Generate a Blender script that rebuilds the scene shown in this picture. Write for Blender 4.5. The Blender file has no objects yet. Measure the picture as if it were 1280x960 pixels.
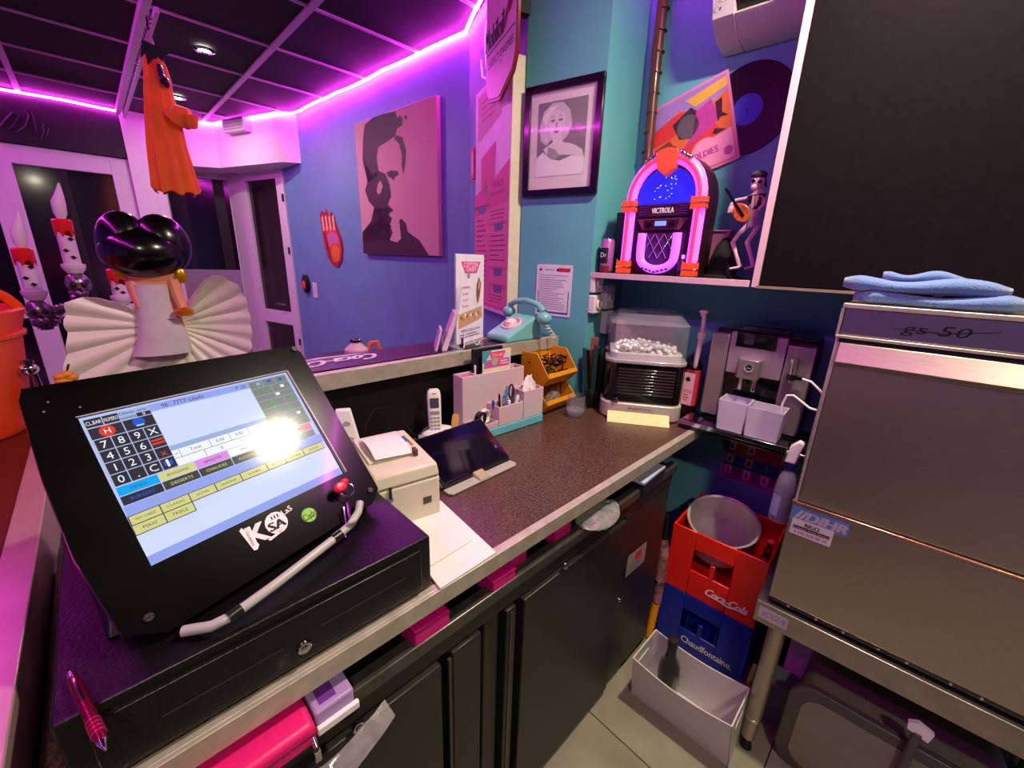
import bpy, math, random
from mathutils import Vector, Matrix
random.seed(7)
S = bpy.context.scene
# ---------------------------------------------------------------- camera
FPX, PITCH, ROLL, YAW = 517.0, math.radians(16.88), math.radians(1.86), math.radians(-44.94)
_f = Vector((0, math.cos(PITCH), -math.sin(PITCH))); _u = Vector((0, math.sin(PITCH), math.cos(PITCH))); _r = Vector((1, 0, 0))
_R = Matrix.Rotation(YAW, 3, 'Z')
CR = _R @ (math.cos(ROLL)*_r + math.sin(ROLL)*_u); CU = _R @ (-math.sin(ROLL)*_r + math.cos(ROLL)*_u); CF = _R @ _f
EYE = Vector((0, 0, 1.48))
cam = bpy.data.cameras.new('camera'); cam.sensor_width = 36; cam.lens = 36*FPX/1280; cam.clip_start = 0.02
co = bpy.data.objects.new('camera', cam); S.collection.objects.link(co); S.camera = co
m4 = Matrix((CR, CU, -CF)).transposed().to_4x4(); m4.translation = EYE; co.matrix_world = m4
# ---------------------------------------------------------------- world, exposure
w = bpy.data.worlds.new('world'); S.world = w; w.use_nodes = True
w.node_tree.nodes['Background'].inputs[0].default_value = (0.46, 0.40, 0.46, 1)
w.node_tree.nodes['Background'].inputs[1].default_value = 0.30
S.view_settings.view_transform = 'Standard'; S.view_settings.look = 'None'
S.view_settings.exposure = 0.0; S.view_settings.gamma = 1.0; S.view_settings.use_curve_mapping = False
LED_COL, LED_STR = (1.0, 0.045, 0.92), 105.0
# ---------------------------------------------------------------- lights
def area(name, loc, size, power, col, direction=(0, 0, -1), shape='DISK', sy=None):
    l = bpy.data.lights.new(name, 'AREA'); l.shape = shape; l.size = size; l.energy = power; l.color = col
    if sy: l.size_y = sy
    o = bpy.data.objects.new(name, l); S.collection.objects.link(o); o.location = loc
    o.rotation_euler = Vector(direction).to_track_quat('-Z', 'Y').to_euler(); return o
area('kitchen_lamp_light', (1.10, 0.08, 2.60), 0.11, 40, (1.0, 0.87, 0.63))
area('kitchen_lamp_light', (-0.45, -0.95, 2.60), 0.14, 26, (1.0, 0.89, 0.66))
area('dining_spot_light', (0.737, 3.493, 2.615), 0.05, 13, (1.0, 0.85, 0.75))
area('dining_spot_light', (0.752, 4.679, 2.615), 0.05, 8, (1.0, 0.85, 0.75))

# ---------------------------------------------------------------- helpers
def ray(px, py): return CR*((px-640)/FPX) - CU*((py-480)/FPX) + CF
def onplane(px, py, p, n):
    d = ray(px, py); return EYE + d*((p-EYE).dot(n)/d.dot(n))
def onz(px, py, z): return onplane(px, py, Vector((0, 0, z)), Vector((0, 0, 1)))
def reach(px, py, dist):
    d = ray(px, py); return EYE + d*(dist/math.hypot(d.x, d.y))
class Fr:
    """upright local frame: x to the right, y away from the viewer, z up; phi = direction of x"""
    def __init__(s, o, deg):
        s.o = Vector(o); s.a = math.radians(deg); c, n = math.cos(s.a), math.sin(s.a)
        s.ex = Vector((c, n, 0)); s.ey = Vector((-n, c, 0)); s.ez = Vector((0, 0, 1))
    def l(s, P): d = Vector(P)-s.o; return Vector((d.dot(s.ex), d.dot(s.ey), d.z))
    def w(s, x, y, z): return s.o + s.ex*x + s.ey*y + s.ez*z
    def p(s, px, py, dy=0.0): return s.l(onplane(px, py, s.o+s.ey*dy, s.ey))
    def inv(s):
        m = Matrix((s.ex, s.ey, s.ez)).transposed().to_4x4(); m.translation = s.o; return m.inverted()
def facing(px, py, dist):
    """frame at the point a horizontal distance away, turned towards the viewer"""
    P = reach(px, py, dist); az = math.degrees(math.atan2(P.y, P.x)); return Fr(P, az-90)
def lin(c):
    if isinstance(c, str):
        c = [int(c[i:i+2], 16)/255 for i in (0, 2, 4)]
    return tuple((x/12.92 if x <= .04045 else ((x+.055)/1.055)**2.4) for x in c)
MATS = {}
def mat(name, col='808080', rough=.5, metal=0, em=None, es=1.0, tr=0, alpha=1, coat=0, var=.06, scale=30, bump=0, aniso=0, col2=None, ior=1.45, stretch=None, sheen=0, spec=.5):
    if name in MATS: return MATS[name]
    m = bpy.data.materials.new(name); m.use_nodes = True; nt = m.node_tree; N = nt.nodes; b = N['Principled BSDF']; L = nt.links.new
    c = lin(col)
    tc = N.new('ShaderNodeTexCoord'); mp = N.new('ShaderNodeMapping'); nz = N.new('ShaderNodeTexNoise')
    L(tc.outputs['Object'], mp.inputs['Vector']); L(mp.outputs[0], nz.inputs['Vector'])
    if stretch: mp.inputs['Scale'].default_value = stretch
    nz.inputs['Scale'].default_value = scale; nz.inputs['Detail'].default_value = 3
    mx = N.new('ShaderNodeMix'); mx.data_type = 'RGBA'
    lo = tuple(x*(1-var) for x in c); hi = lin(col2) if col2 else tuple(min(1, x*(1+var)) for x in c)
    mx.inputs[6].default_value = (*lo, 1); mx.inputs[7].default_value = (*hi, 1)
    rp = N.new('ShaderNodeValToRGB'); rp.color_ramp.elements[0].position = .3; rp.color_ramp.elements[1].position = .7
    L(nz.outputs['Fac'], rp.inputs[0]); L(rp.outputs[0], mx.inputs[0]); L(mx.outputs[2], b.inputs['Base Color'])
    b.inputs['Roughness'].default_value = rough; b.inputs['Metallic'].default_value = metal
    b.inputs['Transmission Weight'].default_value = tr; b.inputs['Alpha'].default_value = alpha
    b.inputs['Coat Weight'].default_value = coat; b.inputs['Coat Roughness'].default_value = .08; b.inputs['IOR'].default_value = ior
    b.inputs['Sheen Weight'].default_value = sheen; b.inputs['Specular IOR Level'].default_value = spec
    if aniso: b.inputs['Anisotropic'].default_value = aniso
    if em:
        b.inputs['Emission Color'].default_value = (*(lin(em) if isinstance(em, str) else em), 1); b.inputs['Emission Strength'].default_value = es
    if bump:
        bp = N.new('ShaderNodeBump'); bp.inputs['Strength'].default_value = bump; bp.inputs['Distance'].default_value = .002
        L(nz.outputs['Fac'], bp.inputs['Height']); L(bp.outputs[0], b.inputs['Normal'])
    MATS[name] = m; return m
TXT = {}
def glyphs(s):
    if s not in TXT:
        cu = bpy.data.curves.new('t', 'FONT'); cu.body = s; cu.size = 1; cu.resolution_u = 2
        o = bpy.data.objects.new('t', cu); me = bpy.data.meshes.new_from_object(o)
        vs = [tuple(v.co) for v in me.vertices]; fs = [tuple(p.vertices) for p in me.polygons]
        xs = [v[0] for v in vs] or [0, 1]
        TXT[s] = ([(v[0]-min(xs), v[1], 0) for v in vs], fs, max(xs)-min(xs))
        bpy.data.objects.remove(o); bpy.data.meshes.remove(me); bpy.data.curves.remove(cu)
    return TXT[s]
class G:
    def __init__(s, M=None): s.v = []; s.f = []; s.mi = []; s.M = M
    def add(s, vs, fs, m=0, M=None):
        k = len(s.v); T = M if M is not None else s.M
        if M is not None and s.M is not None: T = s.M @ M
        for v in vs:
            v = Vector(v); s.v.append(tuple(T @ v) if T is not None else tuple(v))
        s.f += [tuple(i+k for i in f) for f in fs]; s.mi += [m]*len(fs); return s
    def box(s, x0, x1, y0, y1, z0, z1, m=0, M=None):
        vs = [(x, y, z) for z in (z0, z1) for y in (y0, y1) for x in (x0, x1)]
        return s.add(vs, [(0, 2, 3, 1), (4, 5, 7, 6), (0, 1, 5, 4), (2, 6, 7, 3), (0, 4, 6, 2), (1, 3, 7, 5)], m, M)
    def hexa(s, b, t, m=0, M=None):      # four bottom and four top corners, both anticlockwise
        return s.add(list(b)+list(t), [(3, 2, 1, 0), (4, 5, 6, 7)]+[(i, (i+1) % 4, 4+(i+1) % 4, 4+i) for i in range(4)], m, M)
    def prism(s, poly, a, b, axis='z', m=0, M=None):
        n = len(poly)
        def q(p, h): return {'z': (p[0], p[1], h), 'y': (p[0], h, p[1]), 'x': (h, p[0], p[1])}[axis]
        vs = [q(p, a) for p in poly]+[q(p, b) for p in poly]
        return s.add(vs, [tuple(range(n))[::-1], tuple(range(n, 2*n))]+[(i, (i+1) % n, n+(i+1) % n, n+i) for i in range(n)], m, M)
    def rings(s, R, m=0, closed=True, caps=True, M=None):
        n = len(R[0]); vs = [v for r in R for v in r]; fs = []
        for k in range(len(R)-1):
            for i in range(n if closed else n-1):
                j = (i+1) % n; fs.append((k*n+i, k*n+j, (k+1)*n+j, (k+1)*n+i))
        if caps and closed: fs += [tuple(range(n))[::-1], tuple(range((len(R)-1)*n, len(R)*n))]
        return s.add(vs, fs, m, M)
    def tube(s, pts, r, n=8, m=0, loop=False, caps=True, M=None, flat=1.0):
        P = [Vector(p) for p in pts]; K = len(P); R = []; up = None
        for i in range(K):
            a = P[(i-1) % K] if (loop or i) else P[0]; b = P[(i+1) % K] if (loop or i < K-1) else P[-1]
            t = (b-a); t = t.normalized() if t.length > 1e-9 else Vector((0, 0, 1))
            if up is None: up = Vector((0, 0, 1)) if abs(t.z) < .9 else Vector((0, 1, 0))
            x = t.cross(up); x = x.normalized() if x.length > 1e-6 else t.orthogonal().normalized(); up = x.cross(t).normalized()
            rr = r[i] if isinstance(r, (list, tuple)) else r
            R.append([tuple(P[i]+x*(rr*math.cos(2*math.pi*j/n))+up*(rr*flat*math.sin(2*math.pi*j/n))) for j in range(n)])
        if loop: R.append(R[0])
        return s.rings(R, m, caps=caps and not loop, M=M)
    def cyl(s, a, b, r, r2=None, n=16, m=0, M=None): return s.tube([a, b], [r, r if r2 is None else r2], n, m, M=M)
    def lathe(s, prof, n=24, m=0, c=(0, 0, 0), caps=True, M=None, sx=1, sy=1):
        R = [[(c[0]+sx*r*math.cos(2*math.pi*i/n), c[1]+sy*r*math.sin(2*math.pi*i/n), c[2]+z) for i in range(n)] for r, z in prof]
        return s.rings(R, m, caps=caps, M=M)
    def ell(s, c, r, m=0, nu=16, nv=10, M=None):
        if not isinstance(r, (tuple, list)): r = (r, r, r)
        R = [[(c[0]+r[0]*max(.02, math.sin(math.pi*k/nv))*math.cos(2*math.pi*i/nu), c[1]+r[1]*max(.02, math.sin(math.pi*k/nv))*math.sin(2*math.pi*i/nu), c[2]-r[2]*math.cos(math.pi*k/nv)) for i in range(nu)] for k in range(nv+1)]
        return s.rings(R, m, M=M)
    def text(s, t, M, h, m=0, align='C', shear=0, width=None, bold=0):
        vs, fs, wd = glyphs(t); k = h/.70; kx = k if width is None else width/wd
        off = {'C': -.5, 'L': 0, 'R': -1}[align]*wd*kx
        for dx in ((0,) if not bold else (-bold*h, 0, bold*h)):
            s.add([(v[0]*kx+off+dx+shear*v[1]*k, (v[1]-.35)*k, 0.00002*(dx > 0)) for v in vs], fs, m, M)
        return s
SPLIT = {'end', 'arm', 'band', 'track_clip', 'window_post', 'filler_strip', 'edge_trim', 'foot', 'bracket', 'spout', 'hinge', 'slat', 'socket', 'bar_clip', 'grip_ring', 'rivet', 'stud', 'bat_motif', 'eye_socket', 'divider', 'side', 'neon_rail', 'blade', 'key_blade', 'face_patch', 'barrel', 'chrome_scroll'}
def islands(g):
    p = list(range(len(g.v)))
    def find(a):
        while p[a] != a: p[a] = p[p[a]]; a = p[a]
        return a
    for f in g.f:
        for i in f[1:]: p[find(i)] = find(f[0])
    out = {}
    for f, m in zip(g.f, g.mi): out.setdefault(find(f[0]), []).append((f, m))
    res = []
    for fs in out.values():
        k = G(); mp = {}
        for f, m in fs:
            for i in f:
                if i not in mp: mp[i] = len(k.v); k.v.append(g.v[i])
            k.f.append(tuple(mp[i] for i in f)); k.mi.append(m)
        res.append(k)
    return res
def obj(name, g, mats, parent=None, **kw):
    if name in SPLIT and parent is not None:
        for q in islands(g): o = obj1(name, q, mats, parent, **kw)
        return o
    return obj1(name, g, mats, parent, **kw)
def obj1(name, g, mats, parent=None, bevel=0, sharp=35, seg=2, sub=0, loc=None):
    me = bpy.data.meshes.new(name); me.from_pydata(g.v, [], g.f)
    if not isinstance(mats, (list, tuple)): mats = [mats]
    for m in mats: me.materials.append(m)
    me.polygons.foreach_set('material_index', g.mi); me.polygons.foreach_set('use_smooth', [True]*len(g.f))
    me.update(); me.set_sharp_from_angle(angle=math.radians(sharp))
    o = bpy.data.objects.new(name, me); S.collection.objects.link(o)
    if parent: o.parent = parent
    if loc: o.location = loc
    if bevel:
        b = o.modifiers.new('b', 'BEVEL'); b.width = bevel; b.segments = seg; b.limit_method = 'ANGLE'; b.angle_limit = math.radians(40)
    if sub:
        b = o.modifiers.new('s', 'SUBSURF'); b.levels = sub; b.render_levels = sub
    return o
def thing(name, label, cat, F, group=None):
    o = bpy.data.objects.new(name, None); S.collection.objects.link(o); o.empty_display_size = .05
    o.location = F.o; o.rotation_euler = (0, 0, F.a); o['label'] = label; o['category'] = cat
    if group: o['group'] = group
    return o
def tag(o, label, cat, group=None):
    o['label'] = label; o['category'] = cat
    if group: o['group'] = group
    return o
def struct(name, g, m, parent=None, bevel=0):
    o = obj(name, g, m, parent, bevel=bevel)
    if not parent: o['kind'] = 'structure'
    return o
class PR(G):
    """flat print on a plane: unit square u right, v down; layers stand a hair proud of each other"""
    def __init__(s, TL, TR, BL, N, base=.0006, px=None):
        super().__init__(); s.O = Vector(TL); s.X = Vector(TR)-s.O; s.Y = Vector(BL)-s.O; s.N = Vector(N).normalized(); s.b = base
        s.w, s.h = s.X.length, s.Y.length; s.pxf = px
    def q(s, u, v, l): return s.O+s.X*u+s.Y*v+s.N*(s.b+.00035*l)
    def rect(s, u0, v0, u1, v1, m=0, l=0): return s.add([s.q(u0, v0, l), s.q(u0, v1, l), s.q(u1, v1, l), s.q(u1, v0, l)], [(0, 1, 2, 3)], m)
    def poly(s, pts, m=0, l=1): return s.add([s.q(u, v, l) for u, v in pts], [tuple(range(len(pts)))[::-1]], m)
    def disc(s, u, v, r, m=0, l=1, n=20, ry=None):
        ru = r/s.w; rv = (ry or r)/s.h
        return s.poly([(u+ru*math.cos(2*math.pi*i/n), v+rv*math.sin(2*math.pi*i/n)) for i in range(n)], m, l)
    def t(s, txt, u, v, h, m=0, l=2, align='C', shear=0, width=None, bold=0, rot=0):
        xh, yh = s.X.normalized(), -s.Y.normalized()
        if rot: c, n = math.cos(rot), math.sin(rot); xh, yh = xh*c+yh*n, yh*c-xh*n
        M = Matrix((xh, yh, s.N)).transposed().to_4x4(); M.translation = s.q(u, v, l)
        return s.text(txt, M, h*s.h, m, align, shear, None if width is None else width*s.w, bold)
    def uv(s, P): d = Vector(P)-s.O; return (d.dot(s.X)/s.w**2, d.dot(s.Y)/s.h**2)
    def lines(s, u0, u1, v0, v1, n, m, l=1, jitter=.35, th=.35):
        st = (v1-v0)/n
        for i in range(n):
            s.rect(u0, v0+i*st, u0+(u1-u0)*(1-jitter*random.random()), v0+i*st+st*th, m, l)
        return s
def pr_on(F, x0, x1, z0, z1, dy=0, base=.0006):
    """print area on the front (viewer side) of local plane y = dy"""
    return PR((x0, dy, z1), (x1, dy, z1), (x0, dy, z0), (0, -1, 0), base)
def pxuv(F, P, px, py, dy): return P.uv(F.p(px, py, dy))

# ---------------------------------------------------------------- materials
WALL = mat('blue_wall_paint', (.41, .57, .73), .55, var=.05, scale=6, bump=.05)
TEAL = mat('teal_wall_paint', (.36, .66, .70), .5, var=.06, scale=5, bump=.05)
WHITE = mat('white_painted_wall', 'd9d2d6', .5, var=.03)
PVC = mat('white_window_frame', 'd8cfd6', .35, var=.03)
GLASS_DARK = mat('dark_night_glass', '160d18', .08, coat=.6, var=.3, scale=1.5)
CEIL = mat('dark_ceiling_panel', '1d1219', .85, var=.35, scale=90, bump=.2)
RAIL = mat('ceiling_rail_white', 'b79db0', .45)
BLACK = mat('matt_black', '0b0a0b', .45, var=.3)
BLACKG = mat('gloss_black', '070607', .18, coat=.5, var=.3)
BLACKT = mat('textured_black_metal', '0b0a0a', .36, spec=.5, var=.4, scale=200, bump=.25)
CAB = mat('black_cabinet_metal', '211f1a', .40, var=.25, scale=12)
STEEL = mat('brushed_steel', 'b7b1a8', .32, 1, var=.10, scale=60, stretch=(1, 1, 14))
STEELD = mat('brushed_steel_door', 'b4aa98', .36, .85, var=.08, scale=50, stretch=(1, 1, 10), aniso=.3)
STEELE = mat('worn_steel_edge', 'c4beac', .42, .5, var=.14, scale=30, bump=.1)
CHROME = mat('chrome', 'd8d8dc', .1, 1, var=.02)
TOPM = mat('speckled_worktop', '2a1d1b', .30, var=.4, scale=210, col2='6c4c3c', coat=.15)
CREAM = mat('cream_plastic', 'd3cbb4', .45, var=.03)
PAPER = mat('white_paper', 'e6e2e0', .7, var=.02)
PINKP = mat('pink_print', 'd84f90', .6); PINKL = mat('pale_pink_print', 'e0a4bc', .6)
INK = mat('black_ink', '141016', .6); GREYI = mat('grey_ink', '6c6472', .6); BLUEI = mat('blue_ink', '3a5aa6', .6)
REDI = mat('red_ink', 'c42030', .55); WHITEI = mat('white_ink', 'ece8ea', .5); ORANGEI = mat('orange_ink', 'd8622a', .6)
PURPI = mat('purple_ink', '6a2f8c', .6); TEALI = mat('teal_ink', '3f9aa6', .6); GREENI = mat('green_ink', '5fb030', .5); YELI = mat('yellow_ink', 'd9c33c', .5)
MAG = mat('magenta_plastic', 'd0107a', .4)
LED = mat('magenta_led_strip', 'f060e0', .4, em=LED_COL, es=LED_STR)
ORANGE = mat('orange_cloth', 'f48c10', .8, sheen=.3, var=.08, scale=14); ORP = mat('orange_plastic', 'e8430f', .35)
GLASS = mat('clear_glass', '9a9aa2', .03, alpha=.16, coat=1, var=0); ACRYL = mat('clear_acrylic', 'eef0f8', .05, alpha=.28, coat=.8)
def pp(g, F, pts, d0, d1, m=0):
    """outline measured on the local plane y = d0, given depth back to d1"""
    P = [F.p(x, y, d0) for x, y in pts]
    return g.prism([(p.x, p.z) for p in P], d0, d1, 'y', m)
# ================================================================ SETTING
# floor: grout bed and one object per tile
g = G().box(-2.8, 1.9, -1.7, 6.4, -.06, -.006)
GROUT = mat('dark_grout', '3a3830', .8)
floor = struct('floor', g, GROUT)
TILE = mat('grey_floor_tile', '827f6a', .48, var=.12, scale=5, col2='96937c', bump=.08)
tg = G().box(0, .596, 0, .596, -.05, 0); tm = None
for i in range(-6, 2):
    for j in range(-3, 11):
        if tm is None:
            o = obj('floor_tile', tg, TILE, floor, bevel=.0015, seg=1); tm = o.data
        else:
            o = bpy.data.objects.new('floor_tile', tm); S.collection.objects.link(o); o.parent = floor
        o.location = (.947+.6*i, .052+.6*j, 0)
        if o.location.x+.6 > 1.92 or o.location.y > 5.9: bpy.data.objects.remove(o)
# ceiling: slab, one object per dark panel, rails
ceiling = struct('ceiling', G().box(-2.8, 1.95, -1.7, 6.4, 2.665, 2.75), WHITE)
cg = G().box(0, 1.165, 0, .605, 2.652, 2.665); cm = None
for i in range(-4, 1):
    for j in range(-6, 6):
        x, y = 1.02+1.18*i, 2.53+.62*j
        if x < -2.8 or y < -1.75: continue
        if cm is None: o = obj('ceiling_panel', cg, CEIL, ceiling); cm = o.data
        else: o = bpy.data.objects.new('ceiling_panel', cm); S.collection.objects.link(o); o.parent = ceiling
        o.location = (x+.008, y+.008, 0)
for k in range(-3, 1): obj('ceiling_rail', G().box(1.02+1.18*k-.017, 1.02+1.18*k+.017, -1.7, 6.2, 2.640, 2.656), RAIL, ceiling)
for j in range(-6, 6): obj('ceiling_rail', G().box(-2.8, 1.85, 2.53+.62*j-.010, 2.53+.62*j+.010, 2.643, 2.656), RAIL, ceiling)
# right hand wall behind the jukebox, machines and dishwasher
FR = Fr((1.80, .60, 0), -86.7)
M = FR.inv().inverted()
struct('wall_right', G(M).box(-.52, 2.45, 0, .10, 0, 2.66), TEAL)
struct('wall_column', G().prism([(1.38, 1.358), (1.4515, 1.022), (1.80, 1.068), (1.92, 1.1), (1.92, 1.40)], 0, 2.66), TEAL)
struct('wall_diagonal', G().prism([(1.672, 2.082), (1.381, 1.359), (1.90, 1.39), (1.92, 2.1)], 0, 2.66), WALL)
struct('wall_canvas', G().prism([(1.672, 2.083), (1.90, 2.10), (1.75, 4.82), (1.515, 4.80)], 0, 2.66), WALL)
struct('wall_rear', G().box(-2.8, 1.95, -1.8, -1.7, 0, 2.66), mat('rear_wall_paint', (.16, .18, .22), .6))
struct('wall_left', G().box(-2.9, -2.8, -1.8, 6.4, 0, 2.66), WALL)
# window wall with dark valance
FW = Fr((0, 5.6, 0), 0)
zt = FW.p(0, 175.8).z
struct('wall_window', G().box(-2.8, .47, 5.68, 5.8, 0, 2.66), mat('dark_outer_wall', '1a141c', .7))
val = struct('trim_1', G().box(-2.8, FW.p(165, 202).x, 5.56, 5.68, zt-.005, 2.66), mat('dark_valance_board', '120b12', .6, var=.3))
g = G()
def stroke(pts, r=.006, F=FW, dy=-.045):
    P = [F.p(a/6.4, b/6.4, dy) for a, b in pts]; g.tube([(p.x, p.y, p.z) for p in P], r, 5)
o = thing('chalk_lettering', 'faint grey hand-drawn cursive letters on the dark board above the windows', 'lettering', FW)
stroke([(0, 1010), (40, 960), (100, 900), (150, 930), (110, 1000), (60, 1040), (130, 1060), (200, 1010), (230, 930), (200, 880), (250, 900), (270, 960), (290, 1060), (330, 1110), (350, 1060), (345, 990), (390, 1030), (370, 1090)])
obj('pen_stroke', g, mat('dim_chalk_grey', '3b3340', .8), o)
FRAMEZ = zt-.01
win = struct('window_1', G().box(-2.8, FW.p(165, 202).x, 5.60, 5.68, FRAMEZ-.03, FRAMEZ), PVC)
xa, xb = FW.p(7, 300).x, FW.p(42, 300).x; xr = FW.p(140.6, 220).x; xR = FW.p(165, 205).x
ztop = FW.p(8, 203).z; z1, z0 = FW.p(33, 385).z, FW.p(36, 398).z
g = G()
for a, b in ((xa, xb), (xr, xR), (-1.95, -1.75), (-2.8, -2.7)): g.box(a, b, 5.595, 5.66, .1, FRAMEZ-.03)
obj('window_post', g, PVC, win, bevel=.006)
obj('window_transom', G().box(-2.8, xR, 5.60, 5.655, z0, z1), PVC, win, bevel=.006)
obj('window_head', G().box(-2.8, xR, 5.60, 5.655, ztop, FRAMEZ-.03), PVC, win, bevel=.006)
obj('window_sill', G().box(-2.8, xR, 5.58, 5.67, 0, .12), PVC, win, bevel=.006)
NIGHT = mat('night_pane_reflection', '2a1a34', .12, coat=.5, var=.5, scale=1.2, col2='180d1e')  # the room's purple reflection is put into the pane colour
for a, b in ((-2.7, -1.95), (-1.75, xa), (xb, xr)):
    obj('pane', G().box(a, b, 5.645, 5.652, z1, ztop), NIGHT, win); obj('pane', G().box(a, b, 5.645, 5.652, .12, z0), NIGHT, win)
xm = FW.p(80, 230).x
obj('glazing_bar', G().box(xm-.01, xm+.035, 5.632, 5.644, z1, ztop), mat('dark_bar', '0c060f', .5), win)  # dark strip standing in for the bar showing in the glass reflection
# white pillar beside the window
struct('wall_pillar', G().prism([(FW.p(160, 202).x, 5.54), (.66, 5.54), (.70, 5.95), (.70, 6.2), (.44, 6.2)], 0, 2.66), WHITE)
# curtain track running towards the viewer under the ceiling
trk = thing('curtain_track', 'slim white twin track under the ceiling running out from the window pillar', 'track', Fr((.44, 2.95, 2.58), 0))
obj('rail', G().box(-.035, .0, 0, 2.58, .02, .06).box(.012, .03, .06, 2.58, 0, .025), PVC, trk)
g = G()
for k in range(36): g.box(.003, .011, .15+k*.065, .17+k*.065, .0, .028)
obj('track_clip', g, CHROME, trk)
# recess: side window and door, bulkhead over them
W1, W2, W3 = Vector((1.51, 4.80, 0)), Vector((1.25, 5.75, 0)), Vector((.66, 5.95, 0))
FD = Fr(W2, math.degrees(math.atan2((W1-W2).y, (W1-W2).x))); FS = Fr(W3, math.degrees(math.atan2((W2-W3).y, (W2-W3).x)))
LD, LS = (W1-W2).length, (W2-W3).length
MD, MS = FD.inv().inverted(), FS.inv().inverted()
struct('wall_entrance', G(MD).box(-.02, LD+.1, .06, .14, 0, 2.66), mat('dark_porch', '1c1016', .8)); struct('wall_porch', G(MS).box(-.1, LS, .06, .14, 0, 2.66), MATS['dark_porch'])
door = struct('door_1', G(MD).box(0, LD, 0, .06, 2.17, 2.66), PVC)
def dpx(px, py): return FD.p(px, py)
gl = [dpx(308, 228), dpx(346.5, 222), dpx(368.5, 431), dpx(336, 431)]
xl = (gl[0].x+gl[3].x)/2; xrr = (gl[1].x+gl[2].x)/2; zg = gl[1].z
g = G(MD).box(0, xl, -.01, .05, 0, zg).box(xrr, xrr+.10, -.01, .05, 0, zg).box(0, xrr+.10, -.01, .05, zg, 2.17).box(xl, xrr, -.008, .05, .70, .84).box(xl, xrr, -.008, .05, 0, .12)
obj('door_leaf', g, PVC, door, bevel=.006)
obj('door_jamb', G(MD).box(xrr+.112, LD+.02, -.02, .05, 0, 2.28), PVC, door, bevel=.004)
PORCH = mat('porch_pane', '3a1f26', .15, coat=.4, var=.6, scale=1.5, col2='1c0c18')
obj('pane', G(MD).box(xl, xrr, .02, .028, .84, zg), PORCH, door); obj('pane', G(MD).box(xl, xrr, .02, .028, .12, .70), PORCH, door)
h = FD.p(358, 380); g = G(MD).cyl((h.x+.02, -.01, h.z), (h.x+.02, -.05, h.z), .008).tube([(h.x+.03, -.05, h.z), (h.x-.08, -.05, h.z+.004)], .009, 8)
obj('door_handle', g, CHROME, door)
obj('door_closer', G(MD).box(-.02, .24, -.08, -.01, zg+.06, zg+.14).box(-.30, .02, -.09, -.075, zg+.155, zg+.17), RAIL, door, bevel=.004)
g = G(MD)
for zz in (.5, 1.45, 1.95): g.cyl((LD+.005, -.03, zz), (LD+.005, -.03, zz+.07), .009)
obj('hinge', g, mat('dark_hinge', '30242c', .5), door)
w2 = struct('window_2', G(MS).box(0, LS, 0, .06, 2.20, 2.66), PVC)
sr = FS.p(283, 223); sb = FS.p(297, 337.5)
g = G(MS).box(sr.x, LS, -.01, .05, 0, 2.2).box(0, sr.x, -.01, .05, sr.z, 2.2).box(0, .06, -.01, .05, 0, sr.z)
obj('window_frame', g, PVC, w2, bevel=.006)
obj('window_panel', G(MS).box(.06, sr.x, 0, .05, 0, sb.z), mat('violet_grey_panel', '9a86a0', .5), w2)
obj('pane', G(MS).box(.06, sr.x, .02, .028, sb.z, sr.z), NIGHT, w2)
xq = FS.p(268, 250).x; obj('glazing_bar', G(MS).box(xq, xq+.10, .012, .019, sb.z, sr.z), MATS['dark_bar'], w2)
struct('trim_2', G().prism([(1.542, 4.352), (1.408, 4.448), (1.10, 5.305), (.62, 5.60), (.62, 5.94), (1.24, 5.74), (1.60, 4.75)], 2.25, 2.66), WHITE)
FB = Fr((1.408, 4.448, 0), math.degrees(math.atan2(4.448-5.305, 1.408-1.10)))
al = thing('alarm_box', 'small white ribbed box fixed on the bulkhead above the door', 'box', FB)
q = [FB.p(286, 152), FB.p(312, 148), FB.p(314, 166), FB.p(289, 169)]
obj('housing', G().box(q[0].x, q[1].x, -.07, 0, q[3].z, q[0].z), WHITE, al, bevel=.006)
g = G()
for k in range(4): g.box(q[0].x+.02, q[1].x-.02, -.073, -.069, q[3].z+.02+k*.025, q[3].z+.028+k*.025)
obj('louvre', g, RAIL, al)
# recessed ceiling spots and the working lamp
def spot(name, label, loc, r, grp=None):
    t = thing(name, label, 'lamp', Fr(loc, 0), grp)
    obj('ring', G().lathe([(r*.8, 0), (r*1.25, 0), (r*1.25, -.006), (r*.8, -.010)], 24, caps=False), CHROME, t)
    obj('diffuser', G().lathe([(r*.8, -.002), (.001, -.003)], 24), mat('lit_lamp_face', 'fff0e0', .5, em=(1, .9, .78), es=30), t); return t
spot('ceiling_spot', 'small lit spotlight in the dark ceiling, above the hanging orange costume', (.737, 3.493, 2.642), .045)
spot('ceiling_spot', 'small lit spotlight in the dark ceiling, deeper in, half behind the orange costume', (.752, 4.679, 2.642), .045)
spot('work_lamp', 'round ceiling lamp above the dishwasher and worktop', (1.10, .08, 2.64), .06)
spot('work_lamp', 'round ceiling lamp behind the photographer', (-.45, -.95, 2.64), .07)
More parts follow.
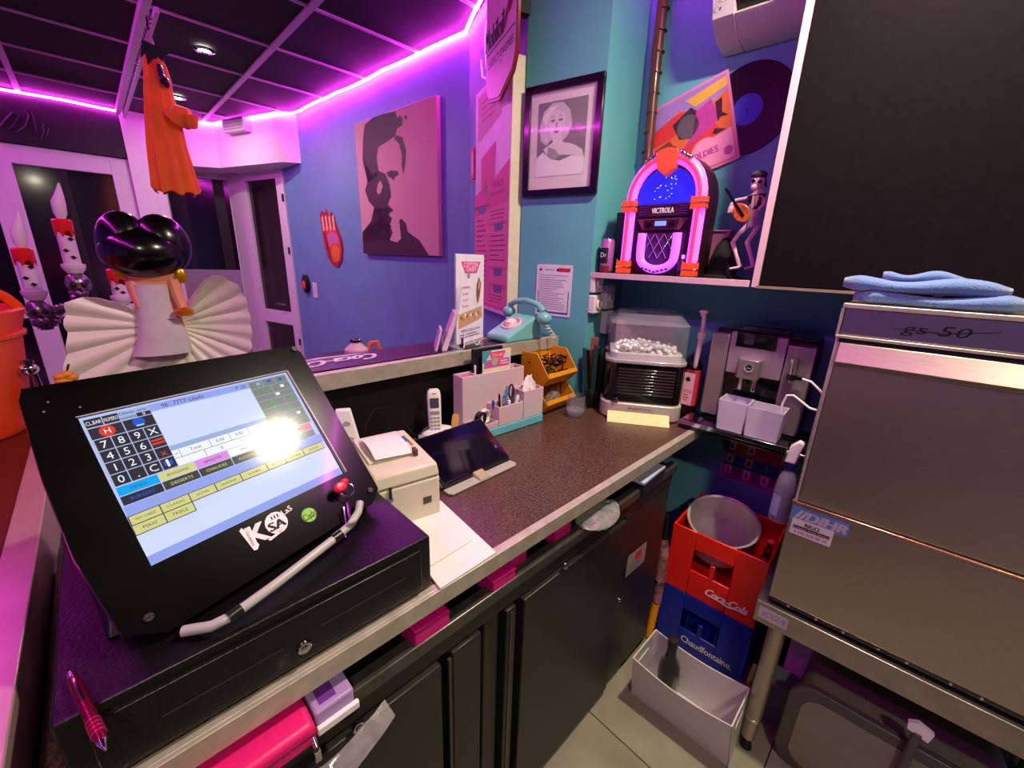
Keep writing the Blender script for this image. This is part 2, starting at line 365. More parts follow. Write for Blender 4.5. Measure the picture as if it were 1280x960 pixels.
# magenta neon strip round the ceiling edge; one unseen run is added
o = thing('neon_strip', 'glowing magenta neon strip along the top edge of the walls', 'neon strip', Fr((0, 0, 2.60), 0))
def led(pts, z=0.03):
    P = []
    for a, b in zip(pts[:-1], pts[1:]):
        n = max(1, int((Vector(b)-Vector(a)).length/.16))
        for k in range(n): P.append((a[0]+(b[0]-a[0])*k/n, a[1]+(b[1]-a[1])*k/n, z+random.uniform(-.007, .007)))
    P.append((*pts[-1], z)); return G().tube(P, .0085, 8)
obj('tube', led([(-2.75, 5.54), (-.25, 5.54), (.44, 5.53)]), LED, o)
obj('tube', led([(.72, 5.50), (1.085, 5.27), (1.39, 4.43), (1.50, 4.335), (1.655, 2.10), (1.52, 1.80), (1.37, 1.42)]), LED, o)
obj('tube', led([(-1.0, 5.5), (-1.0, -.6)]), LED, o)  # added run out of view, throws magenta onto the column and machines
obj('tube', led([(1.50, .99), (1.74, 1.02)]), LED, o)
obj('tube', led([(1.485, .40), (1.52, -.35)], .036), LED, o)
# ================================================================ BAR, WORKTOP, CABINETS
FC = Fr((0, .515, 0), 0)          # front plane of the worktop
EPS = .0012
t = thing('worktop', 'dark speckled worktop with a worn steel front edge under the cash register', 'worktop', Fr((0, .515, .865), 0))
obj('top', G().box(-.148, 1.52, .004, .602, .005, .035), TOPM, t)
obj('steel_edge', G().box(-.148, 1.52, -.003, .004, 0, .0365).box(-.148, 1.52, .004, .018, .0351, .0365), STEELE, t, bevel=.0015)
# raised bar ledge behind it
t = thing('bar_ledge', 'narrow raised bar ledge with a steel edge, under the turquoise telephone', 'bar', Fr((.02, 1.10, 0), 0))
obj('ledge_top', G().box(0, 1.345, .004, .20, 1.128, 1.169), mat('dark_top_purple_lit', '2e2030', .22, var=.2, scale=40, coat=.3), t)  # purple light is put into the dark top's colour
obj('steel_edge', G().box(0, 1.345, -.004, .004, 1.124, 1.171).box(0, 1.345, .004, .02, 1.1692, 1.171), STEELE, t, bevel=.0015)
obj('riser_panel', G().box(0, 1.345, .025, .04, .866, 1.124), BLACK, t)
obj('front_panel', G().box(0, 1.30, .14, .18, 0, 1.126), BLACK, t)
# runner mat with script, read from the guest side
FM = Fr((.02, 1.10, 1.1715), 0)
a, b = onz(362, 468, 1.172), onz(560, 434, 1.172)
mt = thing('bar_mat', 'black rubber bar runner with white script lettering lying on the ledge', 'mat', Fr((.33, 1.125, 1.1712), 0))
obj('mat', G().box(0, .53, 0, .155, 0, .003), mat('dark_rubber', '241a26', .4, var=.2, scale=80), mt, bevel=.001)
P = PR((.53, 0, .003), (0, 0, .003), (.53, .155, .003), (0, 0, 1))
P.t('Coca-Cola', .74, .5, .42, 0, align='C', shear=.45, width=.52, bold=.06)
P.poly([(.50, .86), (.62, .80), (.80, .86), (.95, .78), (.80, .93), (.62, .87)], 0)
obj('lettering', P, WHITEI, mt)
# side counter running to the left
t = thing('side_counter', 'brown-topped counter at the far left with a pale pinkish steel rim', 'counter', Fr((-.155, -.4, 0), 0))
obj('counter_top', G().box(-1.3, -.043, 0, 2.35, .925, .966), mat('reddish_brown_top', '4a1f1c', .25, var=.35, scale=4, coat=.3), t)
obj('rim', G().box(-.043, 0, 0, 2.35, .862, .972), mat('pale_rim_steel', 'd0b2ae', .3, .55, var=.1, scale=12), t, bevel=.002)
obj('counter_body', G().box(-1.25, -.05, .05, 2.3, 0, .925), BLACK, t)
mt = thing('counter_mat', 'grey framed dark serving mat on the brown side counter at the left edge', 'mat', Fr((-.44, .25, .9665), 0))
obj('border', G().box(0, .235, 0, .80, 0, .004), mat('grey_mat_border', '6b5a50', .5), mt, bevel=.001)
obj('inlay', G().box(.03, .215, .03, .77, .004, .006), mat('dark_mat_inlay', '2a2a2a', .5), mt)
# black cabinets under the worktop
t = thing('counter_cabinet', 'long black metal cabinet with locking doors and an open slot under the worktop', 'cabinet', Fr((-.15, .53, 0), 0))
X0 = .15
obj('carcass', G().box(0, 1.50, .02, .55, .02, .775), BLACK, t)
obj('slot_floor', G().box(0, 1.52, .0, .56, .776, .782), BLACKT, t)
obj('slot_back', G().box(0, 1.52, .45, .56, .783, .864), BLACK, t)
obj('top_rail', G().box(0, 1.52, -.012, .02, .770, .800), mat('worn_grey_rail', '55544e', .3, .6, var=.2, scale=40), t, bevel=.004)
obj('lower_rail', G().box(0, 1.50, -.004, .02, .727, .769), CAB, t, bevel=.002)
def door_(x0, x1, y=-.016, z0=.03, z1=.722, m=CAB): return obj('door', G().box(x0+X0, x1+X0, y, .018, z0, z1), m, t, bevel=.003)
d1 = door_(-.148, .345); d2 = door_(.578, 1.035); d3 = door_(1.05, 1.345, -.004)
obj('filler_strip', G().box(.375+X0, .45+X0, -.012, .018, .03, .722).box(.525+X0, .555+X0, -.012, .018, .03, .722).box(.47+X0, .515+X0, .004, .018, .03, .722), CAB, t, bevel=.003)
obj('edge_trim', G().box(.364+X0, .371+X0, -.014, -.008, .03, .715).box(.535+X0, .542+X0, -.014, -.008, .03, .715), mat('grey_edge_trim', '4c4a44', .35, .6), t)
obj('plinth', G().box(0, 1.50, .03, .5, 0, .028), BLACK, t)
def lock(F, px, py, parent, dy, r=.011, dep=.009):
    q = F.p(px, py, dy); g = G().cyl((q.x, dy, q.z), (q.x, dy-dep, q.z), r, r*.92, 20).cyl((q.x, dy-dep-.0003, q.z), (q.x, dy-dep-.002, q.z), r*.5, r*.5, 12).box(q.x-.001, q.x+.001, dy-dep-.003, dy-dep-.001, q.z-.004, q.z+.004)
    return obj('lock', g, CHROME, parent, bevel=.0008, seg=1)
FCab = Fr((-.15, .53, 0), 0)
lock(FCab, 446, 905, t, -.016); lock(FCab, 705, 706, t, -.016, .010); lock(FCab, 772, 749, t, -.004, .009)
st = FCab.p(781, 722, -.004); s2 = FCab.p(807, 685, -.004)
P = PR((st.x, -.005, st.z+.085), (s2.x, -.005, s2.z+.03), (st.x, -.005, st.z), (0, -1, 0), .0006)
P.rect(0, 0, 1, 1, 0); P.lines(.1, .9, .55, .95, 3, 1); P.rect(.4, .15, .75, .5, 2, 1)
obj('rating_sticker', P, [mat('grey_sticker', '8c8488', .4), GREYI, REDI], t)['label'] = 'small grey and red rating sticker on the rear door'
P = pr_on(FCab, 1.42, 1.47, .745, .760, -.0045); P.t('A-cool', .5, .5, .7, 0); obj('maker_plate', P, [GREYI], t)
# magenta boxes and oddments in the slot
def slotbox(x0, x1, z1, dy, lab, y0=.522):
    b = thing('plastic_box', lab, 'box', Fr((x0, y0, .784), 0), 'magenta boxes in the slot under the worktop')
    obj('box', G().box(0, x1-x0, 0, .12, 0, z1-.784), MAG, b, bevel=.003)
    obj('lid_rim', G().box(-.001, x1-x0+.001, -.001, .121, z1-.790, z1-.787), mat('dark_magenta', '8a0a50', .4), b)
slotbox(.296, .372, .832, 0, 'small magenta box in the slot, below the papers and cash drawer corner')
slotbox(.485, .553, .826, 0, 'small magenta box in the slot, right of the white papers')
slotbox(.560, .612, .838, 0, 'small magenta box in the slot, half hidden behind its neighbour', .545)
slotbox(.712, .775, .842, 0, 'small magenta box in the slot farthest along, beside the clear bag', .54)
bg = thing('plastic_bag', 'crumpled clear plastic bag sagging out of the slot under the worktop', 'bag', Fr((.80, .50, .785), 0))
g = G(); R = []
for k in range(15):
    a = k/14; e = math.sin(math.pi*min(1, a*1.0+.02))**.5; R.append([(.17*a+.004*math.sin(i*2+k), .03+.05*e*math.cos(2*math.pi*i/16), .026+(.016+.005*math.sin(k*1.7+i*1.3))*e*math.sin(2*math.pi*i/16)-.012*e*(math.cos(2*math.pi*i/16) < -.5)) for i in range(16)])
g.rings(R); obj('film', g, mat('clear_crinkled_film', 'b4b4b4', .12, alpha=.42, coat=1, var=.2, scale=60, bump=.6), bg)
cd = thing('card_stack', 'dark leaflets with a pale blue edge stacked in the slot near the rear', 'leaflets', Fr((1.10, .51, .784), 3))
for k in range(5): obj('leaflet', G().box(0, .16, 0, .1, k*.009, k*.009+.007), mat('dark_blue_card', '141a2c', .4) if k != 4 else mat('pale_blue_card', 'b8c4dc', .4), cd)
cl = thing('zipped_wallet', 'bright pink zipped wallet poking out of the slot under the cash drawer', 'wallet', Fr((-.075, .482, .8008), 0))
obj('wallet', G().box(0, .185, 0, .20, 0, .040), mat('pink_leather', 'e01a72', .45, bump=.2, scale=120), cl, bevel=.008)
obj('seam', G().box(-.001, .186, -.001, .16, .022, .025), mat('dark_pink_seam', '8a0c40', .5), cl)
g = G().cyl((.178, -.002, .018), (.178, -.014, .013), .004).box(.174, .182, -.02, -.013, -.006, .012)
obj('zip_pull', g, CHROME, cl)
lb = thing('lilac_case', 'lilac and white flat case beside the pink wallet in the slot', 'case', Fr((.114, .497, .8008), 0))
obj('case', G().box(0, .058, .0, .14, .0, .036), mat('lilac_plastic', 'a88cc0', .4), lb, bevel=.004)
obj('white_rim', G().box(-.001, .062, -.008, .0, 0, .014), WHITEI, lb, bevel=.002)
obj('print', G().box(.01, .035, .01, .10, .0361, .0366), PURPI, lb)
bl = thing('clear_sleeve', 'clear plastic sleeve drooping over the cabinet rail under the wallet', 'sleeve', Fr((.0, .50, .80), 0))
g = G(); R = []
for k in range(10):
    a = k/9; R.append([(.02+.19*a, -.02-.03*math.sin(a*3)+dy, .002-.03*(1-a)**1.5*(dy < -.01)+.003*math.sin(a*11)) for dy in (0, -.012, -.024, -.034)])
g.rings(R, closed=False); obj('film', g, MATS['clear_crinkled_film'], bl)

# ================================================================ CASH DRAWER AND REGISTER
FDr = Fr((-.115, .525, .9005), 0)
t = thing('money_till', 'wide black metal cash drawer on the worktop under the touchscreen', 'till', FDr)
obj('housing', G().box(0, .454, .006, .42, .004, .110), BLACKT, t, bevel=.003)
obj('drawer_front', G().box(.022, .432, 0, .008, .012, .094), BLACKT, t, bevel=.002)
lock(FDr, 380, 808, t, 0, .010, .005)
g = G()
for a, b in (((202, 896), (354, 811)), ((401, 783), (506, 722))):
    p, q = FDr.p(*a, 0), FDr.p(*b, 0); g.box(p.x, q.x, -.0012, .0, (p.z+q.z)/2-.001, (p.z+q.z)/2+.001)
obj('slot_groove', g, mat('groove_highlight', '2c2a28', .3), t)
obj('foot', G().box(.02, .05, .03, .06, 0, .004).box(.40, .43, .03, .06, 0, .004).box(.02, .05, .36, .39, 0, .004).box(.40, .43, .36, .39, 0, .004), BLACK, t)
# register
u = Vector((.9723, .2333, .012)).normalized(); v0 = Vector((.172, -.643, -.747)); v = (v0-u*v0.dot(u)).normalized(); n = u.cross(v).normalized()
if n.dot(EYE-Vector((0.1, .8, 1.2))) < 0: n = -n
RS = .955     # the register's size: screen 0.29 m wide
TL = EYE+(Vector((-.048, .819, 1.243))-EYE)*RS
FP = Fr((.13, .70, 1.0120), 13.5)
t = thing('cash_register', 'black touchscreen cash register tilted back on the cash drawer', 'cash register', FP)
L0 = FP.inv()
MP = Matrix((u, -v, n)).transposed().to_4x4(); MP.translation = TL; MP = L0 @ MP @ Matrix.Scale(RS, 4)      # x right, y up the panel, z to the viewer
W_, H_ = .300, .234
def uvp(px, py, d=0):
    X = onplane(px, py, TL+n*d*RS, n)-TL-n*d*RS; return X.dot(u)/RS, -X.dot(v)/RS
outl = [(-.041, .062), (.335, .056), (.350, .038), (.3435, -.296), (.316, -.316), (-.02, -.325), (-.058, -.30), (-.066, -.185), (-.060, -.07), (-.048, .045)]
hole = [(-.001, .003), (.3015, .003), (.2965, -.2375), (-.009, -.2375)]
sx0, sx1, sy0, sy1 = -.006, .302, -.2365, .002
g = G(MP)
def slab(poly, m=0): g.prism(poly, -.014, 0, 'z', m)
slab([outl[0], outl[1], outl[2], (sx1+.001, sy1), (sx0, sy1), outl[9]]); slab([(sx1, sy1), outl[2], outl[3], (sx1, sy0)])
slab([(sx0, sy0), (sx1, sy0), outl[3], outl[4], outl[5], outl[6]]); slab([outl[9], (sx0, sy1), (sx0, sy0), outl[6], outl[7], outl[8]])
PANEL = mat('worn_gloss_black_panel', '060507', .20, var=.5, scale=12, coat=.2, spec=.3)
obj('front_panel', g, PANEL, t, sharp=20)
g = G(MP)
g.prism([(-.045, .05), (.335, .045), (.34, -.29), (.31, -.31), (-.02, -.315), (-.055, -.29)], -.055, -.0145, 'z')
g.prism([(.02, .02), (.28, .02), (.28, -.27), (.02, -.27)], -.10, -.055, 'z')
obj('rear_housing', g, BLACK, t, bevel=.004)
q = [L0 @ Vector(p) for p in ((-.07, .62, 1.0125), (.30, .70, 1.0125), (.27, .93, 1.0125), (-.10, .88, 1.0125))]
z2 = [L0 @ Vector(p) for p in ((-.055, .70, 1.08), (.28, .78, 1.08), (.25, .92, 1.16), (-.09, .86, 1.16))]
obj('stand', G().hexa(q, z2), BLACK, t, bevel=.004)
g = G(MP); g.box(.3015, .3035, sy0, sy1, -.008, .001).box(sx0, sx1, sy1, sy1+.0015, -.006, .001)
obj('glass_edge', g, mat('pale_glass_edge', 'b0a8a8', .2), t)
# touchscreen picture
scol = {'bg': 'b9c8f6', 'white': 'd2defa', 'key': '33313c', 'keyline': 'b4bce0', 'cyan': '12a6f2', 'yel': 'd6d488', 'pink': 'e08ce6', 'bar': '96a6ee', 'dark': '45443f', 'olive': '7f8683',
        'red': 'e0402c', 'blue': '2a5ad8', 'wht': 'f4f6ff', 'rose': 'e07888', 'green': '3faa50', 'txt': '3b3f58', 'mid': '9db2e0', 'mint': '52c09a', 'oln': '9aa8a6'}
SK = list(scol); SM = [mat('screen_'+k, '101014', .10, em=scol[k], es=1.0, var=0, coat=0) for k in SK]
def M_(k): return SK.index(k)
Z3 = MP.to_3x3() @ Vector((0, 0, 1))
def onpanel(x, y, z=0): return MP @ Vector((x, y, z))
scr = PR(onpanel(0, 0, -.003), onpanel(W_, 0, -.003), onpanel(-.004, -H_, -.003), Z3, 0)
scr.rect(-.012, -.005, 1.0, 1.008, M_('bg'), 0)
scr.rect(.25, .01, .745, .06, M_('bar'), 1); scr.t('98 : 77TY Libelle', .40, .036, .032, M_('txt'), 2, width=.20); scr.t('P 20', .70, .036, .028, M_('txt'), 2)
scr.rect(.25, .065, .745, .335, M_('white'), 1); scr.rect(.25, .335, .745, .37, M_('mid'), 1)
scr.rect(.25, .372, .745, .487, M_('wht'), 1)
for x in (.28, .42, .52, .62): scr.rect(x, .375, x+.002, .43, M_('txt'), 2)
scr.rect(.25, .43, .745, .433, M_('txt'), 2); scr.rect(.38, .433, .382, .487, M_('txt'), 2)
for tx, x, y in (('<', .265, .40), ('Total', .35, .40), ('0.00', .47, .40), ('0.00', .57, .40), ('0', .46, .46)): scr.t(tx, x, y, .022, M_('txt'), 3)
c4 = [0, .0625, .125, .1875, .25]
scr.rect(-.006, .01, .25, .487, M_('keyline'), 1)
def key(u0, v0, u1, v1, k='key', tx=None, tk='wht', h=.042, g_=.0022, l=2, **kw):
    scr.rect(u0+g_, v0+g_*1.3, u1-g_, v1-g_*1.3, M_(k), l)
    if tx: scr.t(tx, (u0+u1)/2, (v0+v1)/2, h, M_(tk), l+1, **kw)
key(-.003, .012, .0625, .076, tx='CL.BAR', h=.026, width=.055); key(.0625, .012, .125, .076, tx='NUMERO', h=.026, width=.052)
key(.125, .012, .1875, .045, 'mid', 'Clients', 'txt', .02); key(.125, .045, .1875, .078, 'mid', 'societe', 'txt', .02)
key(.1875, .012, .25, .045, 'mid', 'prix', 'txt', .02); key(.1875, .045, .25, .078, tx='0', h=.022)
key(-.003, .078, .125, .16); scr.disc(.062, .119, .0085, M_('red'), 3); scr.t('H', .062, .119, .035, M_('wht'), 4)
key(.125, .078, .25, .16); scr.disc(.185, .112, .007, M_('blue'), 3); scr.rect(.17, .13, .20, .14, M_('wht'), 3)
ks = [['7', '8', '9', 'X'], ['4', '5', '6', ''], ['1', '2', '3', 'x'], ['0', '.', 'C', '']]
for r in range(4):
    for c in range(4):
        v_0, v_1 = .16+r*.0818, .16+(r+1)*.0818
        tx = ks[r][c]; key(max(c4[c], -.003), v_0, c4[c+1], v_1, tx=tx or None, tk='red' if (c == 3 and r == 2) else 'wht', h=.048)
scr.rect(.193, .262, .245, .275, M_('red'), 4); scr.rect(.193, .285, .245, .30, M_('red'), 4); scr.rect(.20, .43, .235, .46, M_('blue'), 4); scr.rect(.21, .42, .22, .47, M_('wht'), 5)
# tab rows
tabs = [(0, .158, 'cyan', 'MENUS', 'blue', 'BURGERS'), (.158, .315, 'yel', 'BOISSONS', 'dark', 'DESSERTS'), (.315, .475, 'pink', 'APERITIFS', 'dark', 'CHAUDES'), (.475, .635, 'wht', 'VINS', 'dark', 'ALCOOLS'), (.635, .80, 'mint', 'DIVERS', 'olive', 'SNACKS'), (.80, .972, 'rose', 'SUPPL', 'olive', 'FRAIS')]
for a, b, k, tx, k2, tx2 in tabs:
    key(a-.003*(a == 0), .49, b, .553, k, tx, 'txt', .018); key(a-.003*(a == 0), .553, b, .617, 'key' if k2 == 'blue' else k2, tx2, 'blue' if k2 == 'blue' else 'yel', .020)
scr.rect(-.006, .619, 1.0, .684, M_('bar'), 2)
cols = [0, .112, .232, .35, .477, .618, .725, .842, .975]
names = ['FISH CHEESE', 'CLASSIC', 'ROYAL', 'HAMBURGER', 'DOUBLE', 'BACON', 'CHICKEN', 'VEGGIE']
scr.rect(-.008, .684, .975, .748, M_('txt'), 2); scr.rect(-.008, .745, .234, .812, M_('txt'), 2)
for k in range(8): key(cols[k]-.006*(k == 0), .686, cols[k+1], .746, 'yel', names[k], 'txt', .015, l=3, width=min(.075, .011*len(names[k])))
key(-.008, .746, .112, .81, 'yel', 'MAXI', 'txt', .02, l=3); key(.112, .746, .232, .81, 'yel', 'TRIPLE', 'txt', .02, l=3)
scr.rect(-.01, .812, 1.0, .95, M_('white'), 1); scr.rect(.234, .75, 1.0, .95, M_('white'), 1); scr.rect(-.01, .95, .992, 1.006, M_('bar'), 1)
# right-hand function block
scr.rect(.745, .01, .985, .487, M_('oln'), 1)
rr = [.015, .08, .15, .20, .275, .34, .41, .487]
for i in range(7):
    n_ = (3, 2, 2, 3, 3, 4, 3)[i]
    for c in range(n_): key(.747+c*.236/n_, rr[i], .747+(c+1)*.236/n_, rr[i+1], 'olive', None)
for x, y, k in ((.80, .045, 'mid'), (.87, .04, 'blue'), (.93, .11, 'wht'), (.94, .045, 'blue'), (.82, .24, 'green'), (.91, .30, 'green'), (.79, .37, 'yel'), (.94, .38, 'wht'), (.88, .17, 'wht')):
    scr.rect(x-.012, y-.012, x+.012, y+.012, M_(k), 4)
obj('screen', scr, SM, t)['label'] = 'lit touchscreen with a number pad and coloured button rows'
# logo, badge, screws, power button on the panel
lg = PR(onpanel(0, 0, 0), onpanel(W_, 0, 0), onpanel(0, -H_, 0), Z3, .0005)
lg.poly([(.335, 1.06), (.350, 1.045), (.385, 1.20), (.368, 1.225), (.352, 1.22)], 0)
lg.t('K', .405, 1.125, .135, 0, 1, rot=-.05, bold=.07); 
lg.disc(.506, 1.122, .0165, 0, 1, ry=.0175); lg.t('SA', .504, 1.135, .062, 1, 2, bold=.08, width=.085); lg.poly([(.43, 1.20), (.49, 1.185), (.53, 1.17), (.50, 1.20), (.44, 1.215)], 0, 1)
for k in range(3): lg.rect(.492+k*.016, 1.066, .498+k*.016, 1.092, 1, 3)
lg.t('LaS', .580, 1.075, .040, 0, rot=.15, bold=.04)
lg.disc(.674, 1.183, .0125, 2, 1); lg.disc(.674, 1.183, .0112, 3, 2); lg.t('Clyde', .674, 1.185, .05, 1, 3, rot=.12, width=.075); lg.rect(.645, 1.205, .705, 1.211, 1, 3)
obj('badge', lg, [WHITEI, INK, mat('dark_green_ring', '3c7a20', .5), mat('lime_green', '8fd040', .5, var=.2)], t)
for k_, (px, py) in enumerate(((186, 772), (462, 613), (367, 437))):
    x, y = uvp(px, py); g = G(MP).cyl((x, y, 0), (x, y, .004), .0062, .0055, 20).box(x-.005, x+.005, y-.0008, y+.0008, .0035, .0046)
    obj('screw' if k_ < 2 else 'power_button', g, mat('dark_screw_metal', '4a4648', .3, .8), t, bevel=.0005, seg=1)
for (px, py) in ((60, 503), (100, 509), (55, 515)):
    x, y = uvp(px, py); obj('indicator_dot', G(MP).cyl((x, y, 0), (x, y, .0008), .0014, n=8), GREYI, t)
# grey grab bar along the bottom of the panel
def onp(px, py, d): x, y = uvp(px, py, d); return MP @ Vector((x, y, d))
oz = lambda px, py, z: L0 @ onz(px, py, z)
pts = [oz(229, 789, 1.0205), oz(240, 787, 1.0215), oz(264, 783, 1.024), oz(290, 770, 1.027), oz(345, 730, 1.032), oz(420, 672, 1.036), oz(438, 656, 1.038), oz(448, 640, 1.042), oz(450, 628, 1.05)]
g = G().tube(pts, .0068, 12)
obj('grab_bar', g, mat('pale_grey_tube', 'aeb0aa', .35), t)
g = G(); a, b = pts[3], pts[5]
for s0, s1 in ((-.03, .07), (.965, 1.06)): g.cyl(a+(b-a)*s0, a+(b-a)*s1, .0080, n=14)
obj('bar_clip', g, mat('black_clip', '1a1a1c', .3), t)
# keys in the panel lock
kb = thing('key_bunch', 'keys with a pink-red plastic head in the register panel lock', 'keys', FP)
x, y = uvp(420, 614); g = G(MP)
g.lathe([(.003, 0), (.010, .002), (.0125, .006), (.0125, .010), (.009, .014), (.002, .015)], 16, c=(x, y, .012), sx=1.0, sy=.8)
g.ell((x+.012, y+.006, .021), (.008, .006, .005)); g.cyl((x, y, 0), (x, y, .014), .004)
obj('key_head', g, mat('pink_red_plastic', 'e0204c', .35), kb)
ring = [MP @ Vector((x+.012+.011*math.cos(a*math.pi/8), y-.010+.012*math.sin(a*math.pi/8), .016+.004*math.cos(a*math.pi/8))) for a in range(16)]
obj('key_ring', G().tube(ring, .0009, 6, loop=True), CHROME, kb)
a = onp(434, 628, .016); b = onp(440, 660, .018); g = G().box(0, 0, 0, 0, 0, 0)
g = G().tube([a, a.lerp(b, .5), b], [.0025, .002, .0018], 6, flat=.4); b2 = onp(432, 672, .012); g.tube([onp(430, 634, .014), onp(433, 655, .010), b2], [.002, .0016, .0016], 6, flat=.4)
obj('key_blade', g, CHROME, kb)
e = onp(441, 651, .040); g = G().ell(e, (.010, .005, .0055), M=None)
obj('key_bow', g, mat('grey_key_bow', 'b9bab2', .4), kb)
# pen on the drawer
Pa, Pb = onz(88, 842, 1.018), onz(128, 928, 1.018); fp = Fr((Pa.x, Pa.y, 1.0115), math.degrees(math.atan2((Pb-Pa).y, (Pb-Pa).x))); Lp = (Pb-Pa).length
t = thing('ballpoint_pen', 'dark pink metallic pen lying on the left end of the cash drawer', 'pen', fp)
z = .0075; r = .0055
obj('barrel', G().tube([(.012, 0, z), (.05, 0, z), (Lp*.72, 0, z), (Lp, 0, z)], [r*.9, r, r, r*.85], 14), mat('maroon_metallic', '8a1040', .25, .7), t)
obj('tip', G().tube([(Lp, 0, z), (Lp+.012, 0, z)], [r*.8, .001], 12), CHROME, t)
obj('push_button', G().tube([(0, 0, z), (.012, 0, z)], [r*.5, r*.8], 12), CHROME, t)
g = G().tube([(.016, 0, z+r), (.024, 0, z+r+.004), (.055, 0, z+r+.003), (.058, 0, z+r)], .0013, 6)
obj('clip', g, CHROME, t)
g = G()
for k in range(4): g.tube([(Lp*.74+k*.006, 0, z), (Lp*.74+k*.006+.0025, 0, z)], r*1.12, 14)
obj('grip_ring', g, mat('dark_pink_ring', 'c02a68', .3, .6), t)
# ================================================================ ON THE WORKTOP
ZT = .9008
# papers
t = thing('paper_stack', 'stack of white paper sheets on the worktop beside the cash drawer', 'papers', Fr((.345, .512, .9016), 0))
obj('sheet_stack', G().hexa([(0, 0, 0), (.140, .004, 0), (.165, .235, 0), (.03, .240, 0)], [(0, 0, .005), (.140, .004, .005), (.165, .235, .005), (.03, .240, .005)]), PAPER, t, bevel=.0008, seg=1)
obj('notepad', G().hexa([(.004, .055, .0055), (.122, .062, .0055), (.145, .215, .0055), (.02, .222, .0055)], [(.004, .055, .010), (.122, .062, .010), (.145, .215, .010), (.02, .222, .010)]), PAPER, t, bevel=.001, seg=1)
obj('blue_edge', G().box(.1405, .1412, .06, .14, 0, .004), mat('light_blue_card', '7a9ae0', .5), t)
obj('tape_flap', G().hexa([(.07, .215, .011), (.13, .225, .011), (.15, .25, .011), (.08, .24, .011)], [(.07, .215, .016), (.13, .225, .016), (.15, .25, .022), (.08, .24, .020)]), PAPER, t, bevel=.001)
# receipt printer
Fp = Fr((.478, .700, ZT), -9)
t = thing('receipt_printer', 'cream receipt printer with a paper slip, between the register and the tablet', 'printer', Fp)
W, D, H = .150, .225, .148
obj('body', G().box(-W, 0, 0, D, .004, .105), CREAM, t, bevel=.005)
obj('top_cover', G().hexa([(-W, -.002, .107), (0, -.002, .107), (0, D, .107), (-W, D, .107)], [(-W+.004, .004, .138), (-.004, .004, .138), (-.006, D-.03, H), (-W+.006, D-.03, H)]), CREAM, t, bevel=.006)
obj('paper_lid', G().hexa([(-W+.012, .06, .141), (-.03, .06, .141), (-.03, D-.035, .148), (-W+.012, D-.035, .148)], [(-W+.012, .062, .146), (-.03, .062, .146), (-.03, D-.04, .153), (-W+.012, D-.04, .153)]), CREAM, t, bevel=.002)
R = [[(-W+.025+.085*i, .055+.11*k/6, .149+.012*math.sin(k/6*2.6)+.004*(1-i)) for i in (0, 1)] for k in range(7)]
obj('receipt_paper', G().rings(R, closed=False), PAPER, t)
obj('lever', G().box(-.038, -.030, .048, .066, .142, .158), mat('dark_brown_tab', '4a4438', .5), t, bevel=.001)
obj('button_label', G().box(-.032, -.024, .12, .15, .1495, .151).box(-.022, -.016, .10, .16, .148, .1493, 1), [BLUEI, mat('pale_yellow_label', 'd8c878', .5)], t)
obj('power_switch', G().box(-.042, -.022, -.0015, .0, .045, .062), BLACKG, t, bevel=.001)
obj('card_slot', G().box(-.118, -.113, -.005, 0, .084, .110).box(-.122, -.110, -.004, 0, .078, .086, 1), [BLACK, mat('blue_grey_tab', '6a7490', .4)], t)
obj('foot', G().box(-W+.01, -.01, .01, D-.01, 0, .004), BLACK, t)
# lit plug strip behind the register
P0 = reach(440, 524, 1.02)
t = thing('plug_strip', 'brightly lit narrow white plug strip standing between register and printer', 'plug strip', Fr((P0.x, P0.y, ZT), -25))
obj('strip', G().hexa([(-.008, 0, 0), (.038, 0, 0), (.038, .022, 0), (-.008, .022, 0)], [(-.040, .04, .20), (-.004, .04, .20), (-.004, .06, .20), (-.040, .06, .20)]), WHITEI, t, bevel=.003)
g = G()
for k in range(4):
    f = .22+k*.2; g.cyl((.015-.037*f, .04*f-.001, .2*f), (.015-.037*f, .04*f+.002, .2*f), .009, n=14)
obj('socket', g, mat('pale_grey_socket', 'b8b4b0', .4), t)
# tablet on a folding cover
FT = Fr((.545, .782, ZT), 1.5)
t = thing('tablet', 'black tablet leaning in a grey folding cover on the worktop', 'tablet', FT)
th = math.radians(33); TS = Matrix.Rotation(th, 4, 'X'); TS.translation = (0, .002, .010)
obj('screen_body', G(TS).box(-.002, .240, 0, .155, 0, .008), BLACKG, t, bevel=.003)
obj('glass', G(TS).box(.004, .234, .007, .149, .0081, .0086), mat('black_display_glass', '0a0716', .05, coat=.8), t)
obj('cover_back', G(TS).box(-.004, .242, .0, .157, -.006, -.0005), mat('grey_cover', '8e8b84', .6), t, bevel=.002)
Q = lambda y, z: tuple(TS @ Vector((.12, y, z)))
a = Q(.10, -.006); obj('cover_strut', G().hexa([(.0, .17, 0), (.238, .17, 0), (.238, .176, 0), (.0, .176, 0)], [(.0, a[1], a[2]-.002), (.238, a[1], a[2]-.002), (.238, a[1]+.006, a[2]-.002), (.0, a[1]+.006, a[2]-.002)]), MATS['grey_cover'], t)
obj('cover_flap', G().prism([(-.004, -.002), (-.004, -.024), (.004, -.034), (.234, -.034), (.242, -.026), (.242, -.002)], .0, .006, 'z'), mat('pale_grey_flap', 'aaa79f', .6), t, bevel=.002)
obj('cover_clasp', G().hexa([(.095, -.034, .006), (.135, -.034, .006), (.135, 0, .006), (.095, 0, .006)], [(.10, -.032, .009), (.13, -.032, .009), (.132, .008, .020), (.098, .008, .020)]), mat('beige_clasp', 'a8987e', .6), t, bevel=.002)
obj('hinge', G().tube([(0, .0, .008), (.238, 0, .008)], .004, 8), BLACK, t)
